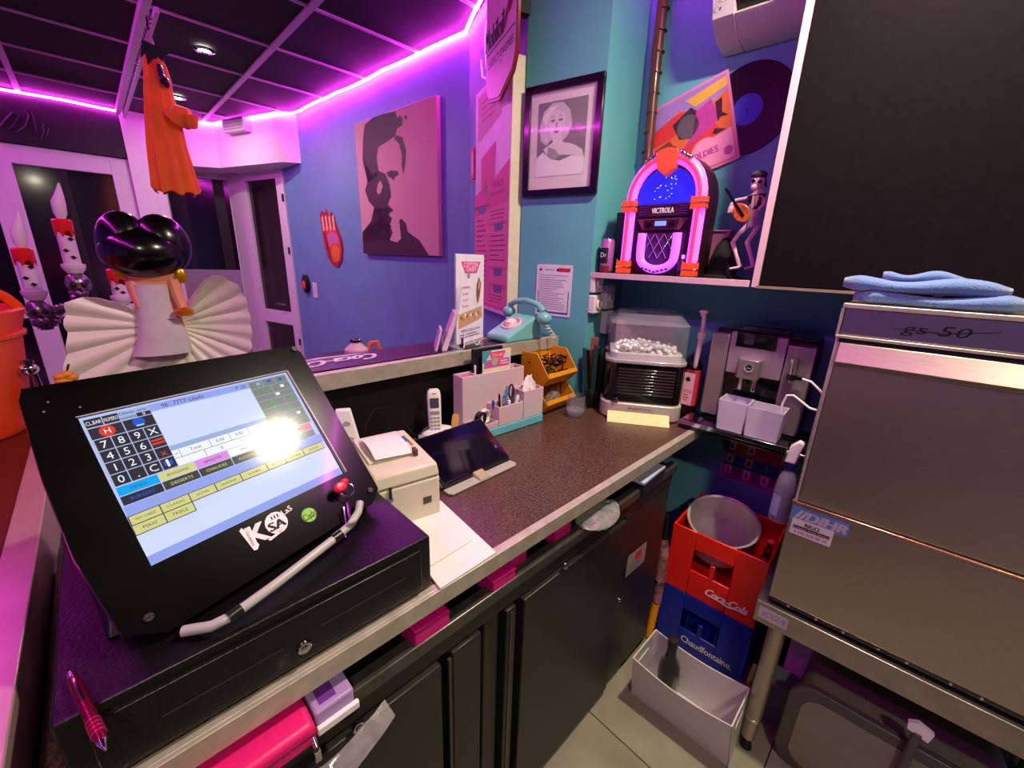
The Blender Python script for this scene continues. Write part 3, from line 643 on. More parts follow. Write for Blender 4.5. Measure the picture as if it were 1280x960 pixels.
# cordless telephone
P0 = onz(549, 549, .91); Fph = Fr((P0.x+.01, P0.y+.015, ZT), -28)
t = thing('cordless_telephone', 'white cordless telephone upright in its charging cradle behind the tablet', 'telephone', Fph)
obj('cradle', G().lathe([(.001, 0), (.050, 0), (.055, .008), (.052, .030), (.040, .040), (.001, .042)], 28, sx=1.1, sy=.8), WHITEI, t)
T2 = Matrix.Rotation(math.radians(-12), 4, 'X'); T2.translation = (-.012, -.005, .02)
g = G(T2)
def slabz(ws, d0, d1):
    R = []
    for z, hw, dd in ws: R.append([(hw*math.copysign(abs(math.cos(a))**.6, math.cos(a)), (d0+d1)/2+dd*math.copysign(abs(math.sin(a))**.6, math.sin(a)), z) for a in [2*math.pi*i/20 for i in range(20)]])
    return R
g.rings(slabz([(0, .018, .010), (.02, .021, .012), (.08, .022, .012), (.13, .0225, .012), (.145, .020, .011), (.152, .013, .008)], -.012, .012))
obj('handset', g, mat('white_handset', 'e4e0dc', .3), t)
obj('display', G(T2).box(-.014, .014, -.0135, -.0115, .090, .122), mat('phone_display', '4a4450', .15), t, bevel=.001)
g = G(T2)
for r_ in range(4):
    for c_ in range(3): g.box(-.015+c_*.0105, -.0065+c_*.0105, -.0132, -.0115, .018+r_*.012, .025+r_*.012)
g.box(-.015, .015, -.0133, -.0115, .068, .080); obj('keypad', g, mat('grey_keys', '8c8a90', .4), t, bevel=.0008, seg=1)
obj('earpiece', G(T2).box(-.006, .006, -.0125, -.0115, .135, .138), GREYI, t)
P0 = onz(566, 556, .91)
t = thing('wooden_spatula', 'flat wooden stick standing in the clear tray beside the white telephone', 'stick', Fr((P0.x, P0.y, ZT+.004), -30))
Ts = Matrix.Rotation(math.radians(-14), 4, 'X') @ Matrix.Rotation(math.radians(8), 4, 'Y')
obj('blade', G(Ts).prism([(-.009, 0), (.009, 0), (.0115, .09), (.010, .100), (0, .104), (-.010, .100), (-.0115, .09)], 0, .006, 'y'), mat('pale_wood', 'c89a50', .6, var=.15, scale=30, stretch=(8, 8, 1)), t, bevel=.001)
P0 = onz(560, 552, .91)
t = thing('clear_tray', 'shallow clear plastic tray under the wooden stick', 'tray', Fr((P0.x-.005, P0.y-.03, ZT), -18))
g = G().box(-.09, .10, -.03, .07, 0, .002).box(-.09, .10, -.03, -.028, .002, .03).box(-.09, .10, .068, .07, .002, .03).box(-.09, -.088, -.028, .068, .002, .03).box(.098, .10, -.028, .068, .002, .03)
obj('tray', g, ACRYL, t)
cabl = thing('cable', 'thin black cable looping behind the printer', 'cable', Fr((.5, 1.03, ZT), 0))
obj('wire', G().tube([(-.06, -.02, .01), (-.04, 0, .12), (0, .02, .16), (.05, .02, .15), (.10, .03, .08), (.14, .04, .03), (.19, .03, .05), (.22, .02, .01)], .0025, 6), BLACK, cabl)
# pink and blue desk organiser
Fo = Fr((.800, .955, ZT), -3)
t = thing('desk_organiser', 'pastel pink and turquoise desk organiser box with pen compartment', 'organiser', Fo)
ORG = mat('pastel_pink_plastic', 'd9aeb8', .45, var=.06, scale=5, col2='c2bcc6'); ORB = mat('turquoise_plastic', '62b4c4', .45)
def openbox(x0, x1, y0, y1, z0, z1, m=0, w_=.004, g=None):
    g = g or G(); g.box(x0, x1, y0, y0+w_, z0, z1, m).box(x0, x1, y1-w_, y1, z0, z1, m).box(x0, x0+w_, y0+w_, y1-w_, z0, z1, m).box(x1-w_, x1, y0+w_, y1-w_, z0, z1, m).box(x0+w_, x1-w_, y0+w_, y1-w_, z0, z0+w_, m); return g
obj('base', G().box(-.012, .305, -.002, .125, 0, .030), ORB, t, bevel=.003)
obj('letter_compartment', openbox(-.01, .262, .066, .122, .031, .205, w_=.005), ORG, t, bevel=.0015)
g = openbox(.205, .302, 0, .064, .031, .135); obj('tissue_compartment', g, ORG, t, bevel=.0015)
obj('pen_compartment', openbox(.092, .203, 0, .064, .031, .100), ORG, t, bevel=.0015)
obj('low_compartment', openbox(-.012, .090, 0, .064, .031, .052), ORG, t, bevel=.0015)
obj('divider', G().box(.05, .055, .072, .116, .036, .203).box(.215, .22, .072, .116, .036, .203), ORG, t)
def inorg(name, label, cat, x, y, z, grp=None, rot=0): return thing(name, label, cat, Fr(Fo.w(x, y, z), -3+rot), grp)
k = inorg('tissue', 'crumpled white-pink tissue sticking out of the organiser', 'tissue', .25, .032, .10)
g = G(); R = []
for i in range(8):
    zz = i/7; R.append([((.036+.008*math.sin(5*a+i))*math.cos(a)*(1-.75*zz**2)+.008*zz, (.024+.006*math.cos(4*a+2*i))*math.sin(a)*(1-.75*zz**2), zz*.075+.006*math.sin(3*a+i)) for a in [2*math.pi*q/18 for q in range(18)]])
g.rings(R); obj('tissue_paper', g, mat('tissue_white', 'dccfd0', .9, bump=.3, scale=60), k)
pens = [('ballpoint_pen', 'black ballpoint pen in the organiser pen compartment', .118, .025, BLACKG, .105, -.3, .004), ('highlighter_pen', 'light blue pen in the organiser pen compartment', .140, .03, mat('light_blue_plastic', '5a9ac8', .4), .125, .05, .005),
        ('marker_pen', 'green marker lying low in the organiser pen compartment', .148, .020, GREENI, .075, -.1, .006), ('marker_pen', 'thick white marker leaning in the organiser pen compartment', .168, .022, WHITEI, .085, .45, .0065), ('glue_stick', 'blue and violet pen cluster end at the left of the pen compartment', .108, .04, BLUEI, .08, -.5, .006)]
for nm, lb_, x, y, m_, ln, tl, r_ in pens:
    k = inorg(nm, lb_, 'pen', x, y, .037); e = (math.sin(tl)*ln*.5, -.01, ln)
    obj('barrel', G().tube([(0, 0, 0), tuple(c*.85 for c in e)], r_, 10), m_, k); obj('cap', G().tube([tuple(c*.85 for c in e), e], [r_*1.1, r_*.7], 10), WHITEI if m_ in (GREENI,) else m_, k)
k = inorg('scissors', 'scissors with dark oval handles standing in the pen compartment', 'scissors', .180, .035, .037)
g = G().prism([(-.006, 0), (.006, 0), (.009, .07), (-.009, .07)], 0, .002, 'y'); obj('blade', g, CHROME, k)
for sx_, dx_, hh in ((-1, -.006, .118), (1, .018, .095)):
    L = [(dx_+.011*math.cos(a*math.pi/7), 0, hh-.022+.024*math.sin(a*math.pi/7)) for a in range(14)]; obj('handle', G().tube(L, .0035, 8, loop=True), mat('dark_violet_handle', '2c2030', .4) if sx_ < 0 else mat('brown_grey_handle', '6a5058', .4), k)
k = inorg('tape_dispenser', 'black and white tape dispenser in the low organiser tray', 'tape dispenser', .035, .034, .036, rot=15)
obj('tape_roll', G().lathe([(.013, -.008), (.024, -.008), (.024, .008), (.013, .008), (.013, -.008)], 24, M=Matrix.Translation((.006, 0, .026)) @ Matrix.Rotation(math.pi/2, 4, 'X'), caps=False), BLACKG, k)
obj('holder', G().lathe([(.020, -.006), (.026, -.006), (.026, .006), (.020, .006), (.020, -.006)], 24, M=Matrix.Translation((.030, 0, .026)) @ Matrix.Rotation(math.pi/2, 4, 'X'), caps=False), WHITEI, k)
k = inorg('badge_pin', 'small red and white round badge in the low organiser tray', 'badge', .010, .020, .037)
obj('rim', G().lathe([(.001, 0), (.016, 0), (.017, .006), (.010, .012), (.001, .013)], 20), WHITEI, k); obj('centre', G().lathe([(.001, .0131), (.007, .0125), (.001, .014)], 14), REDI, k)
k = inorg('paper_clips', 'loose pile of silver paper clips in the low organiser tray', 'paper clips', .066, .018, .036)
g = G()
for i in range(14):
    x, y, a = random.uniform(-.018, .014), random.uniform(-.008, .012), random.uniform(0, 3); g.tube([(x, y, .003+i*.0006), (x+.016*math.cos(a), y+.012*math.sin(a), .004+i*.0007)], .0009, 5)
o = obj('clips', g, CHROME, k); o['kind'] = 'stuff'
k = inorg('card_pack', 'pink card pack lying flat in the left end of the organiser top', 'cards', .02, .09, .188); obj('cards', G().box(-.022, .022, -.016, .016, 0, .012), PINKP, k, bevel=.001)
k = inorg('card_holder', 'black box standing in the organiser behind the pink card', 'box', .12, .094, .038); obj('box', G().box(-.062, .066, .006, .020, 0, .246), mat('black_matt_box', '141218', .5), k, bevel=.002)
k = inorg('business_card', 'pink and blue loyalty card standing in the organiser in front of the black box', 'card', .14, .084, .04)
obj('card', G().box(-.056, .070, 0, .0015, 0, .236), WHITEI, k)
P = PR((-.056, 0, .236), (.070, 0, .236), (-.056, 0, .164), (0, -1, 0), .0004)
P.rect(0, 0, 1, 1, 3); P.poly([(0, 0), (.3, 0), (.1, .5), (0, .6)], 4, 1); P.poly([(.7, 0), (1, 0), (1, .4)], 5, 1); P.rect(.05, .45, .95, .85, 0, 1); P.poly([(.22, .08), (.80, .08), (.72, .42), (.30, .42)], 1, 2)
P.t('COTTON CANDY', .51, .25, .16, 2, 3, width=.42); P.disc(.42, .55, .014, 6, 3); P.disc(.15, .6, .007, 4, 3); P.lines(.62, .9, .55, .8, 2, 2, 3); P.rect(0, .88, 1, 1, 5, 1)
obj('print', P, [PINKP, mat('hot_pink', 'f0306a', .5), WHITEI, mat('pale_blue_print', 'b8d4ec', .6), TEALI, mat('pale_yellow_print', 'e8d8a0', .6), mat('sage_print', '94b09a', .6)], k)
k = inorg('white_pen', 'thin white pen upright in the left of the organiser top', 'pen', .060, .094, .04); obj('barrel', G().tube([(0, 0, 0), (.0, 0, .19)], .0035, 8), WHITEI, k)
# yellow stacking bins
Fb = Fr((1.150, .975, ZT), 2)
YEL = mat('yellow_bin_plastic', 'd69018', .4, var=.05)
def bin_(z0, H, lab, d=.125):
    b = thing('storage_bin', lab, 'storage bin', Fr(Fb.w(0, 0, z0), 2), 'yellow bins behind the organiser')
    w_ = .180; pf = [(0, 0.0), (-.022, .012+.0), (-.030, .055), (.030, H), (d, H), (d, 0)]
    pf = [(.012, 0), (-.022, .040), (-.012, .052), (.042, H), (d, H), (d, 0)]
    obj('side_wall', G().prism(pf, -.003, .001, 'x'), YEL, b, bevel=.0015); obj('side_wall', G().prism(pf, w_-.001, w_+.003, 'x'), YEL, b, bevel=.0015)
    obj('back_wall', G().box(.001, w_-.001, d-.004, d, 0, H), YEL, b); obj('bin_floor', G().box(.001, w_-.001, .012, d-.004, 0, .004), YEL, b)
    obj('front_lip', G().prism([(.012, 0), (-.022, .040), (-.015, .056), (-.012, .052), (-.017, .041), (.016, .004)], .001, w_-.001, 'x'), YEL, b, bevel=.001)
    return b
bin_(.004, .105, 'lower yellow storage bin holding a small plastic bag'); bin_(.112, .125, 'upper yellow storage bin full of black plastic clips')
k = thing('clip_pile', 'heap of black plastic clips in the upper yellow bin', 'clips', Fr(Fb.w(.09, .04, .150), 2))
g = G()
for i in range(90):
    x, y, z, a, b_ = random.uniform(-.075, .075), random.uniform(-.030, .05), random.uniform(.0, .06), random.uniform(0, 6.3), random.uniform(-.4, .4)
    g.tube([(x, y, z), (x+.03*math.cos(a), y+.018*math.sin(a), z+.02*b_+.004)], .0028, 5)
o = obj('clips', g, BLACKG, k); o['kind'] = 'stuff'
g = G().tube([(.0, .02, .05), (.0, .035, .13)], .0012, 6); obj('hook', g, BLACK, k)
k = thing('small_bag', 'small white and brown plastic bag in the lower yellow bin', 'bag', Fr(Fb.w(.09, .03, .012), 2))
g = G(); R = []
for i in range(7):
    zz = i/6; R.append([((.055-.02*zz+.006*math.sin(3*a+i))*math.cos(a), (.026+.004*math.cos(5*a+i))*math.sin(a)*(1-.5*zz), zz*.062+.006*math.sin(2*a+i)) for a in [2*math.pi*q/14 for q in range(14)]])
g.rings(R); obj('bag', g, mat('crinkled_bag', 'b8aca4', .2, var=.3, scale=50, bump=.5, col2='6a4a3c'), k)
k = thing('folder', 'upright folder with a red and violet edge behind the yellow bins', 'folder', Fr((1.345, 1.03, ZT), -10))
obj('cover', G().box(-.02, .012, 0, .06, 0, .205), mat('violet_folder', '5c4a98', .4), k, bevel=.001); obj('edge', G().box(-.021, .013, -.002, 0, .12, .206), REDI, k)
# water glass
P0 = onz(719, 524, .9)
t = thing('water_glass', 'short tumbler half full of water on the worktop in front of the yellow bins', 'glass', Fr((P0.x+.025, P0.y+.02, ZT), 0))
obj('glass', G().lathe([(.001, 0), (.028, 0), (.034, .012), (.0375, .035), (.037, .06), (.033, .086), (.0315, .086), (.0352, .06), (.0357, .035), (.032, .014), (.026, .008), (.001, .008)], 32), GLASS, t)
obj('water', G().lathe([(.001, .0085), (.026, .0085), (.0318, .0145), (.0350, .028), (.001, .028)], 32), mat('water', 'b8bcc0', .02, alpha=.28, coat=1, var=0), t)
# bundle of black menus and boards
for i, (px, h_, lean, lb_) in enumerate(((738, .24, -.02, 'tall thin black board left in the bundle beside the ice maker'), (745, .25, .005, 'tall thin black board in the middle of the bundle beside the ice maker'), (751, .24, .02, 'tall thin black board nearest the ice maker'))):
    P0 = onz(px, 511, .9); k = thing('black_board', lb_, 'board', Fr((P0.x+.0, P0.y+.005, ZT), -35), 'black boards by the ice maker')
    obj('board', G().hexa([(-.006, 0, 0), (.006, 0, 0), (.006, .05, 0), (-.006, .05, 0)], [(-.006+lean, .02, h_), (.008+lean, .02, h_), (.008+lean, .07, h_), (-.006+lean, .07, h_)]), BLACKG, k, bevel=.001)
P0 = onz(748, 500, .9); k = thing('wooden_board', 'narrow brown-pink board standing behind the black boards', 'board', Fr((1.425, .955, ZT), -60)); obj('board', G().box(-.016, .016, 0, .008, 0, .28), mat('brown_pink_wood', '7a4a48', .5, var=.2), k, bevel=.002)
# ---------------- on the ledge
ZL = 1.1716
def FL(px, py, deg): P = onz(px, py, ZL); return Fr(P, deg)
# leaflet dispenser and leaflets
k = thing('leaflet_holder', 'clear acrylic leaflet holder on the ledge left of the tall price card', 'leaflet holder', Fr((.850, 1.215, ZL), -122))
g = G().box(-.01, .11, -.004, -.001, 0, .05).hexa([(-.01, .03, .0), (.11, .03, .0), (.11, .033, 0), (-.01, .033, 0)], [(-.01, .06, .21), (.11, .06, .21), (.11, .063, .21), (-.01, .063, .21)]).box(-.01, .11, -.004, .07, 0, .002)
obj('holder', g, ACRYL, k)
k = thing('leaflet_stack', 'pale pink leaflets leaning in the acrylic holder', 'leaflets', Fr((.842, 1.215, ZL), -122))
obj('leaflet', G().hexa([(-.005, .0, .004), (.10, .0, .004), (.10, .018, .004), (-.005, .018, .004)], [(-.005, .045, .13), (.10, .045, .13), (.10, .060, .13), (-.005, .060, .13)]), mat('pale_pink_paper', 'd8bcd0', .6), k, bevel=.001)
obj('leaflet', G().hexa([(.0, -.022, .003), (.10, -.022, .003), (.10, -.014, .003), (.0, -.014, .003)], [(.0, -.002, .075), (.10, -.002, .075), (.10, .004, .075), (.0, .004, .075)]), MATS['pale_pink_paper'], k, bevel=.001)
# tall price card
a, b = onz(572, 429, ZL), onz(605, 416, ZL)
FF = Fr(a+Vector((0, 0, 0)), math.degrees(math.atan2((b-a).y*.3, (b-a).x)) if False else -2)
PT = FF.p(570, 318); PB = FF.p(604, 318)
FF = Fr((.905, 1.185, ZL), 20); A = FF.p(570, 317); B_ = FF.p(605, 318)
k = thing('price_card', 'tall white and pink price card in a clear stand beside the turquoise telephone', 'price card', FF)
hh = A.z; ww = B_.x-A.x
obj('acrylic_stand', G().box(A.x-.002, B_.x+.002, .002, .005, 0, hh).box(A.x, B_.x, -.02, .05, 0, .002), ACRYL, k)
obj('card', G().box(A.x, B_.x, 0, .0015, .004, hh), mat('white_card', 'e4dcec', .6), k)
P = pr_on(FF, A.x, B_.x, .004, hh, 0, .0005)
P.poly([(.16, .08), (.86, .08), (.72, .21), (.30, .21)], 0, 1); P.t('COTTON', .50, .115, .05, 1, 2, width=.5); P.t('CANDY', .52, .165, .045, 1, 2, width=.36)
P.disc(.42, .235, .010, 3, 2)
for i, s_ in enumerate(('CREPES', '3.50', '4.00', '4.50')): P.t(s_, .30, .365+i*.07, .025, 0, 2, width=.34 if i == 0 else .2)
P.poly([(.80, .25), (.88, .33), (.86, .42), (.82, .50), (.74, .56), (.70, .45), (.72, .34)], 4, 2); P.poly([(.80, .28), (.84, .34), (.80, .42), (.76, .38)], 5, 3); P.poly([(.76, .50), (.84, .47), (.78, .57)], 6, 3)
P.poly([(.08, .66), (.92, .60), (.94, .74), (.80, .76), (.30, .80), (.06, .82)], 5, 2)
for i in range(10): P.disc(.15+.07*i, .70+.03*math.sin(i*2), .006, (4, 6, 1)[i % 3], 3)
P.t('MENU DU JOUR', .5, .86, .03, 7, 2, width=.7); P.lines(.1, .9, .90, .96, 2, 7, 2)
obj('print', P, [PINKP, WHITEI, INK, mat('grey_green_print', '8a968a', .6), mat('brown_print', '7a5030', .6), mat('tan_print', 'c49a78', .6), ORANGEI, PURPI], k)
k = thing('black_clip', 'small black bulldog clip lying on the ledge by the price card', 'clip', Fr((.895, 1.155, ZL), 30)); obj('clip', G().box(-.012, .012, -.006, .006, 0, .012).cyl((0, 0, .012), (.004, 0, .03), .004), BLACK, k, bevel=.002)
k = thing('wire_stand', 'little black and white wire stand under the leaflets', 'stand', Fr((.93, 1.135, ZL), 10)); obj('wire', G().tube([(-.05, 0, .002), (-.01, .03, .045), (.01, -.01, .006), (.05, .01, .012)], .0018, 6), WHITEI, k); obj('pad', G().box(-.05, .03, -.012, .02, 0, .003), BLACK, k)
# turquoise telephone
P0 = onz(648, 424, ZL); Fk = Fr((1.185, 1.165, ZL), -28)
TQ = mat('turquoise_bakelite', '6fb3b4', .28, var=.04)
k = thing('retro_telephone', 'turquoise retro dial telephone on the bar ledge by the column', 'telephone', Fk)
g = G(); prof = [(-.115, .0), (-.115, .022), (-.10, .030), (.035, .092), (.055, .092), (.088, .0)]
g.prism([(p, q) for p, q in prof], -.075, .075, 'x'); TR_ = Matrix.Rotation(math.radians(-62), 4, 'Z')
g2 = G(TR_); g2.prism(prof, -.062, .062, 'x'); obj('body', g2, TQ, k, bevel=.009, seg=3)
nrm = Matrix.Rotation(math.radians(24.7), 4, 'X'); DM = TR_ @ Matrix.Translation((0, -.035, .061)) @ nrm
obj('dial', G(DM).lathe([(.001, .006), (.040, .006), (.042, .0), (.042, -.004)], 32), mat('pale_pink_dial', 'e0bcc4', .35), k)
obj('dial_hub', G(DM).lathe([(.001, .016), (.016, .015), (.018, .007)], 24), mat('cream_hub', 'ecdccc', .35), k)
g = G(DM)
for i in range(10): a = i*.5+.4; g.lathe([(.001, .0068), (.006, .0068)], 10, c=(.030*math.cos(a), .030*math.sin(a), 0))
obj('finger_hole', g, mat('dial_hole', 'a06870', .5), k)
g = G(TR_)
hp = [(-.095, .045, .122), (-.06, .045, .140), (0, .045, .148), (.06, .045, .138), (.095, .045, .112)]
g.tube(hp, [.013, .012, .012, .012, .014], 12); g.ell((-.098, .045, .095), (.028, .028, .024)); g.ell((.098, .045, .088), (.030, .030, .026))
obj('handset', g, TQ, k)
g = G(); c0 = TR_ @ Vector((.098, .045, .07)); R = [Vector((c0.x, c0.y-.01, c0.z))+Vector((.022*math.sin(i*.9)*.4+.0012*i*.9, -.0025*i*.3, -.0016*i+.004*math.cos(i*.9))) for i in range(34)]
obj('cord', G().tube(R, .0022, 6), mat('pale_cord', 'c8c0b8', .4), k)
"""wall things on the column"""
CA, CB = Vector((1.38, 1.358, 0)), Vector((1.4515, 1.022, 0))
FCo = Fr(CA, math.degrees(math.atan2((CB-CA).y, (CB-CA).x)))
def wallpos(F, px0, py0, px1, py1, dy=0): a = F.p(px0, py0, dy); b = F.p(px1, py1, dy); return a.x, b.x, b.z, a.z
a, b, c, d = [FCo.p(*q, -.02) for q in ((656, 109), (755.6, 89), (745, 242), (653, 246))]
x0, x1 = (a.x+d.x)/2, (b.x+c.x)/2; z0, z1 = (c.z+d.z)/2, (a.z+b.z)/2
Fpic = Fr(FCo.w((x0+x1)/2, 0, z0), math.degrees(FCo.a)); hw = (x1-x0)/2; hh = z1-z0
k = thing('picture_frame', 'black framed black-and-white portrait photo of a fair-haired person on the column', 'picture', Fpic)
fw = .026
g = G().box(-hw, hw, -.020, -.002, 0, fw).box(-hw, hw, -.020, -.002, hh-fw, hh).box(-hw, -hw+fw, -.020, -.002, fw, hh-fw).box(hw-fw, hw, -.020, -.002, fw, hh-fw)
obj('frame', g, BLACKG, k, bevel=.0015); obj('mount', G().box(-hw+fw, hw-fw, -.008, -.002, fw, hh-fw), mat('off_white_mount', 'd8c6cc', .7), k)
P = PR((-hw+.058, -.008, hh-.062), (hw-.062, -.008, hh-.062), (-hw+.058, -.008, .075), (0, -1, 0), .0006)
P.rect(0, 0, 1, 1, 0)
P.poly([(.6, .0), (1, 0), (1, .55), (.8, .40)], 1, 1); P.poly([(.05, .30), (.12, .12), (.30, .02), (.52, .03), (.66, .14), (.72, .32), (.66, .44), (.60, .50), (.50, .56), (.30, .50), (.20, .58), (.08, .50)], 2, 1)
P.poly([(.24, .16), (.40, .11), (.55, .17), (.58, .30), (.52, .44), (.40, .51), (.29, .44), (.22, .30)], 3, 2)
P.poly([(.30, .44), (.50, .44), (.55, .55), (.78, .60), (.95, .68), (1, .80), (.80, .74), (.50, .72), (.22, .70), (.14, .62), (.34, .54)], 3, 3)
P.poly([(.0, .74), (.14, .66), (.30, .76), (.50, .80), (.75, .74), (1, .78), (1, 1), (.0, 1)], 4, 4)
P.poly([(.24, .60), (.40, .64), (.50, .74), (.36, .78), (.24, .72)], 5, 5)
for ex in (.32, .48): P.poly([(ex-.06, .25), (ex, .235), (ex+.06, .25), (ex, .275)], 0, 4); P.poly([(ex-.06, .205), (ex, .19), (ex+.05, .21), (ex, .205)], 5, 4)
P.poly([(.34, .40), (.40, .385), (.47, .40), (.40, .43)], 0, 4); P.poly([(.39, .28), (.42, .28), (.42, .345), (.38, .345)], 5, 4); P.poly([(.10, .20), (.24, .08), (.42, .06), (.26, .16), (.18, .32)], 4, 3); P.disc(.19, .50, .006, 4, 4)
obj('photograph', P, [mat('photo_black', '141014', .3), mat('photo_dark_grey', '3a323a', .3), mat('photo_light_grey', 'b4acb0', .3), mat('photo_skin_grey', 'c8c2c4', .3), mat('photo_white', 'dcd8da', .3), mat('photo_mid_grey', '7a7278', .3)], k)
obj('glazing', G().box(-hw+fw, hw-fw, -.0145, -.0135, fw, hh-fw), mat('frame_glass', 'ffffff', .03, alpha=.10, coat=1, var=0), k)
x0, x1, z0, z1 = wallpos(FCo, 672, 330, 712, 397)
k = thing('notice_sheet', 'white printed notice sheet stuck on the teal column above the telephone', 'notice', Fr(FCo.w(x0, 0, z0), math.degrees(FCo.a)))
hw, hh = x1-x0, z1-z0
obj('sheet', G().box(0, hw, -.0025, -.0012, 0, hh), mat('notice_paper', 'd8d4e4', .5), k)
P = PR((0, -.0025, hh), (hw, -.0025, hh), (0, -.0025, 0), (0, -1, 0), .0004)
P.disc(.12, .10, .006, 0, 1); P.t('CERTIFICAT', .38, .10, .03, 0, 1, width=.3); P.disc(.60, .10, .006, 1, 1); P.rect(.62, .06, .94, .13, 2, 1); P.lines(.08, .92, .2, .9, 16, 3, 1, .5, .18); P.rect(.06, .92, .94, .95, 0, 1); P.rect(.92, .5, .94, .92, 0, 1); P.rect(.06, .5, .075, .92, 0, 1)
obj('print', P, [mat('navy_print', '2a3a80', .6), INK, REDI, GREYI], k)
# sockets on the side of the column
CC = Vector((1.80, 1.068, 0)); FSo = Fr((1.4515, 1.022, 0), math.degrees(math.atan2((CC-CB).y, (CC-CB).x)))
for i, (xa_, xb_, za_, zb_, dep, lb_) in enumerate(((.0, .085, 1.355, 1.43, .022, 'upper white wall socket on the column edge under the shelf'), (.0, .075, 1.27, 1.345, .030, 'lower white wall socket on the column edge'), (.11, .19, 1.28, 1.38, .03, 'wall socket deeper in, beside the upper white one'), (.13, .20, 1.17, 1.27, .03, 'wall socket deeper in, lower behind the ice maker'))):
    k = thing('wall_socket', lb_, 'socket', Fr(FSo.w(xa_, 0, za_), math.degrees(FSo.a)), 'sockets on the side of the column'); w_ = xb_-xa_; h_ = zb_-za_
    obj('box', G().box(0, w_, -dep, 0, 0, h_), WHITE, k, bevel=.004)
    obj('outlet', G().lathe([(.020, 0), (.024, .004), (.019, .008), (.017, .003), (.001, .003)], 24, M=Matrix.Translation((w_/2, -dep, h_/2)) @ Matrix.Rotation(math.pi/2, 4, 'X')), WHITE, k)
# menu board on the diagonal wall
DA, DB = Vector((1.672, 2.082, 0)), Vector((1.381, 1.359, 0))
FDi = Fr(DA, math.degrees(math.atan2((DB-DA).y, (DB-DA).x)))
xr_ = FDi.p(640, 140, -.05).x; xl_ = FDi.p(594, 300, -.05).x; zb = FDi.p(605, 381, -.05).z; zt_ = 2.25
k = thing('menu_board', 'tall white menu board with pink price panels on the diagonal wall', 'menu board', Fr(FDi.w(xl_, 0, zb), math.degrees(FDi.a)))
wb, hb = xr_-xl_, zt_-zb
obj('board', G().box(0, wb, -.05, -.002, -.02, hb), mat('white_board', 'ddd3dc', .45), k, bevel=.003)
obj('edge_profile', G().box(wb, wb+.012, -.055, 0, -.04, hb), mat('cream_profile', 'd6cfb4', .4), k, bevel=.002)
Fb2 = Fr(FDi.w(0, 0, 0), math.degrees(FDi.a)); P = PR((0, -.05, hb), (wb, -.05, hb), (0, -.05, 0), (0, -1, 0), .0006)
P.poly([(.0, .47), (.2, .465), (.2, .30), (.62, .26), (.60, .41), (1.0, .36), (1, 1), (0, 1)], 1, 1)
P.poly([(.2, .30), (.62, .26), (.60, .42), (1.0, .36), (1, .52), (0, .56), (0, .46), (.2, .44)], 0, 2); P.disc(.35, .44, .03, 4, 3)
P.t('MENUS', .70, .44, .03, 3, 3, width=.3); P.t('burgers', .70, .475, .018, 3, 3, width=.35)
for (u0, v0_) in ((.12, .53), (.62, .62), (.62, .82), (.62, .90)): P.rect(u0-.12, v0_-.02, u0+.36, v0_-.003, 0, 2); P.poly([(u0-.02, v0_-.012), (u0+.24, v0_-.016), (u0+.24, v0_+.012), (u0+.20, v0_+.022), (u0+.03, v0_+.024)], 2, 3)
P.lines(.05, .42, .58, .97, 16, 3, 2, .4, .22); P.lines(.5, .95, .55, .60, 3, 3, 2, .4, .22); P.lines(.5, .95, .66, .79, 6, 3, 2, .4, .22); P.lines(.5, .95, .935, .98, 3, 3, 2, .4, .22); P.rect(.46, .53, .47, .98, 0, 3); P.rect(0, .985, 1, 1, 0, 3)
P.poly([(.10, .03), (.74, .02), (.74, .17), (.10, .22)], 5, 2); P.rect(.10, .02, .105, .21, 3, 3); P.lines(.2, .65, .06, .16, 4, 0, 3)
obj('print', P, [PINKP, mat('rose_print', 'dc7c9c', .6), mat('steel_blue_print', '6a6c92', .6), mat('plum_ink', '702048', .6), mat('olive_print', '8a7a60', .6), PINKL], k)
x0, x1, z0, z1 = wallpos(FDi, 589, 187, 594, 222, -.02)
k = thing('red_sticker', 'small red-edged card on the wall left of the menu board', 'card', Fr(FDi.w(x0, 0, z0), math.degrees(FDi.a))); obj('card', G().box(0, .05, -.02, -.002, 0, z1-z0), mat('pink_red_card', 'e03a5a', .5), k); obj('face', G().box(.008, .042, -.0215, -.0201, .02, z1-z0-.02), PINKL, k)
# enamel oil sign above it
Fsn = Fr(FDi.w(0, 0, 0), math.degrees(FDi.a)); a, b = FDi.p(648, 60, -.09), FDi.p(609, 90, -.09)
k = thing('enamel_sign', 'shield-shaped cream sign with a red border and horse, lettered oil, above the menu board', 'sign', Fr(FDi.w(b.x, 0, 2.17), math.degrees(FDi.a)))
ws, hs = a.x-b.x, .46
prof = [(0, .0), (.10*ws, -.05), (.5*ws, -.075), (.9*ws, -.02), (ws, .03), (ws, hs), (0, hs)]
obj('plate', G().prism([(x, z) for x, z in prof], -.095, -.085, 'y'), mat('red_border_enamel', '8c1a24', .3), k)
c_ = (ws/2, .2); obj('face', G().prism([(c_[0]+(x-c_[0])*.93, c_[1]+(z-c_[1])*.955) for x, z in prof], -.098, -.0951, 'y'), mat('cream_enamel', 'dcc8c8', .3), k)
P = PR((0, -.098, hs), (ws, -.098, hs), (0, -.098, 0), (0, -1, 0), .0008)
P.t('Mobiloil', .02, .62, .17, 0, 1, width=.60, bold=.05, align='L'); P.rect(.05, .73, .95, .74, 0, 1); P.t('LEGACY ENGINES', .52, .82, .06, 0, 1, width=.8)
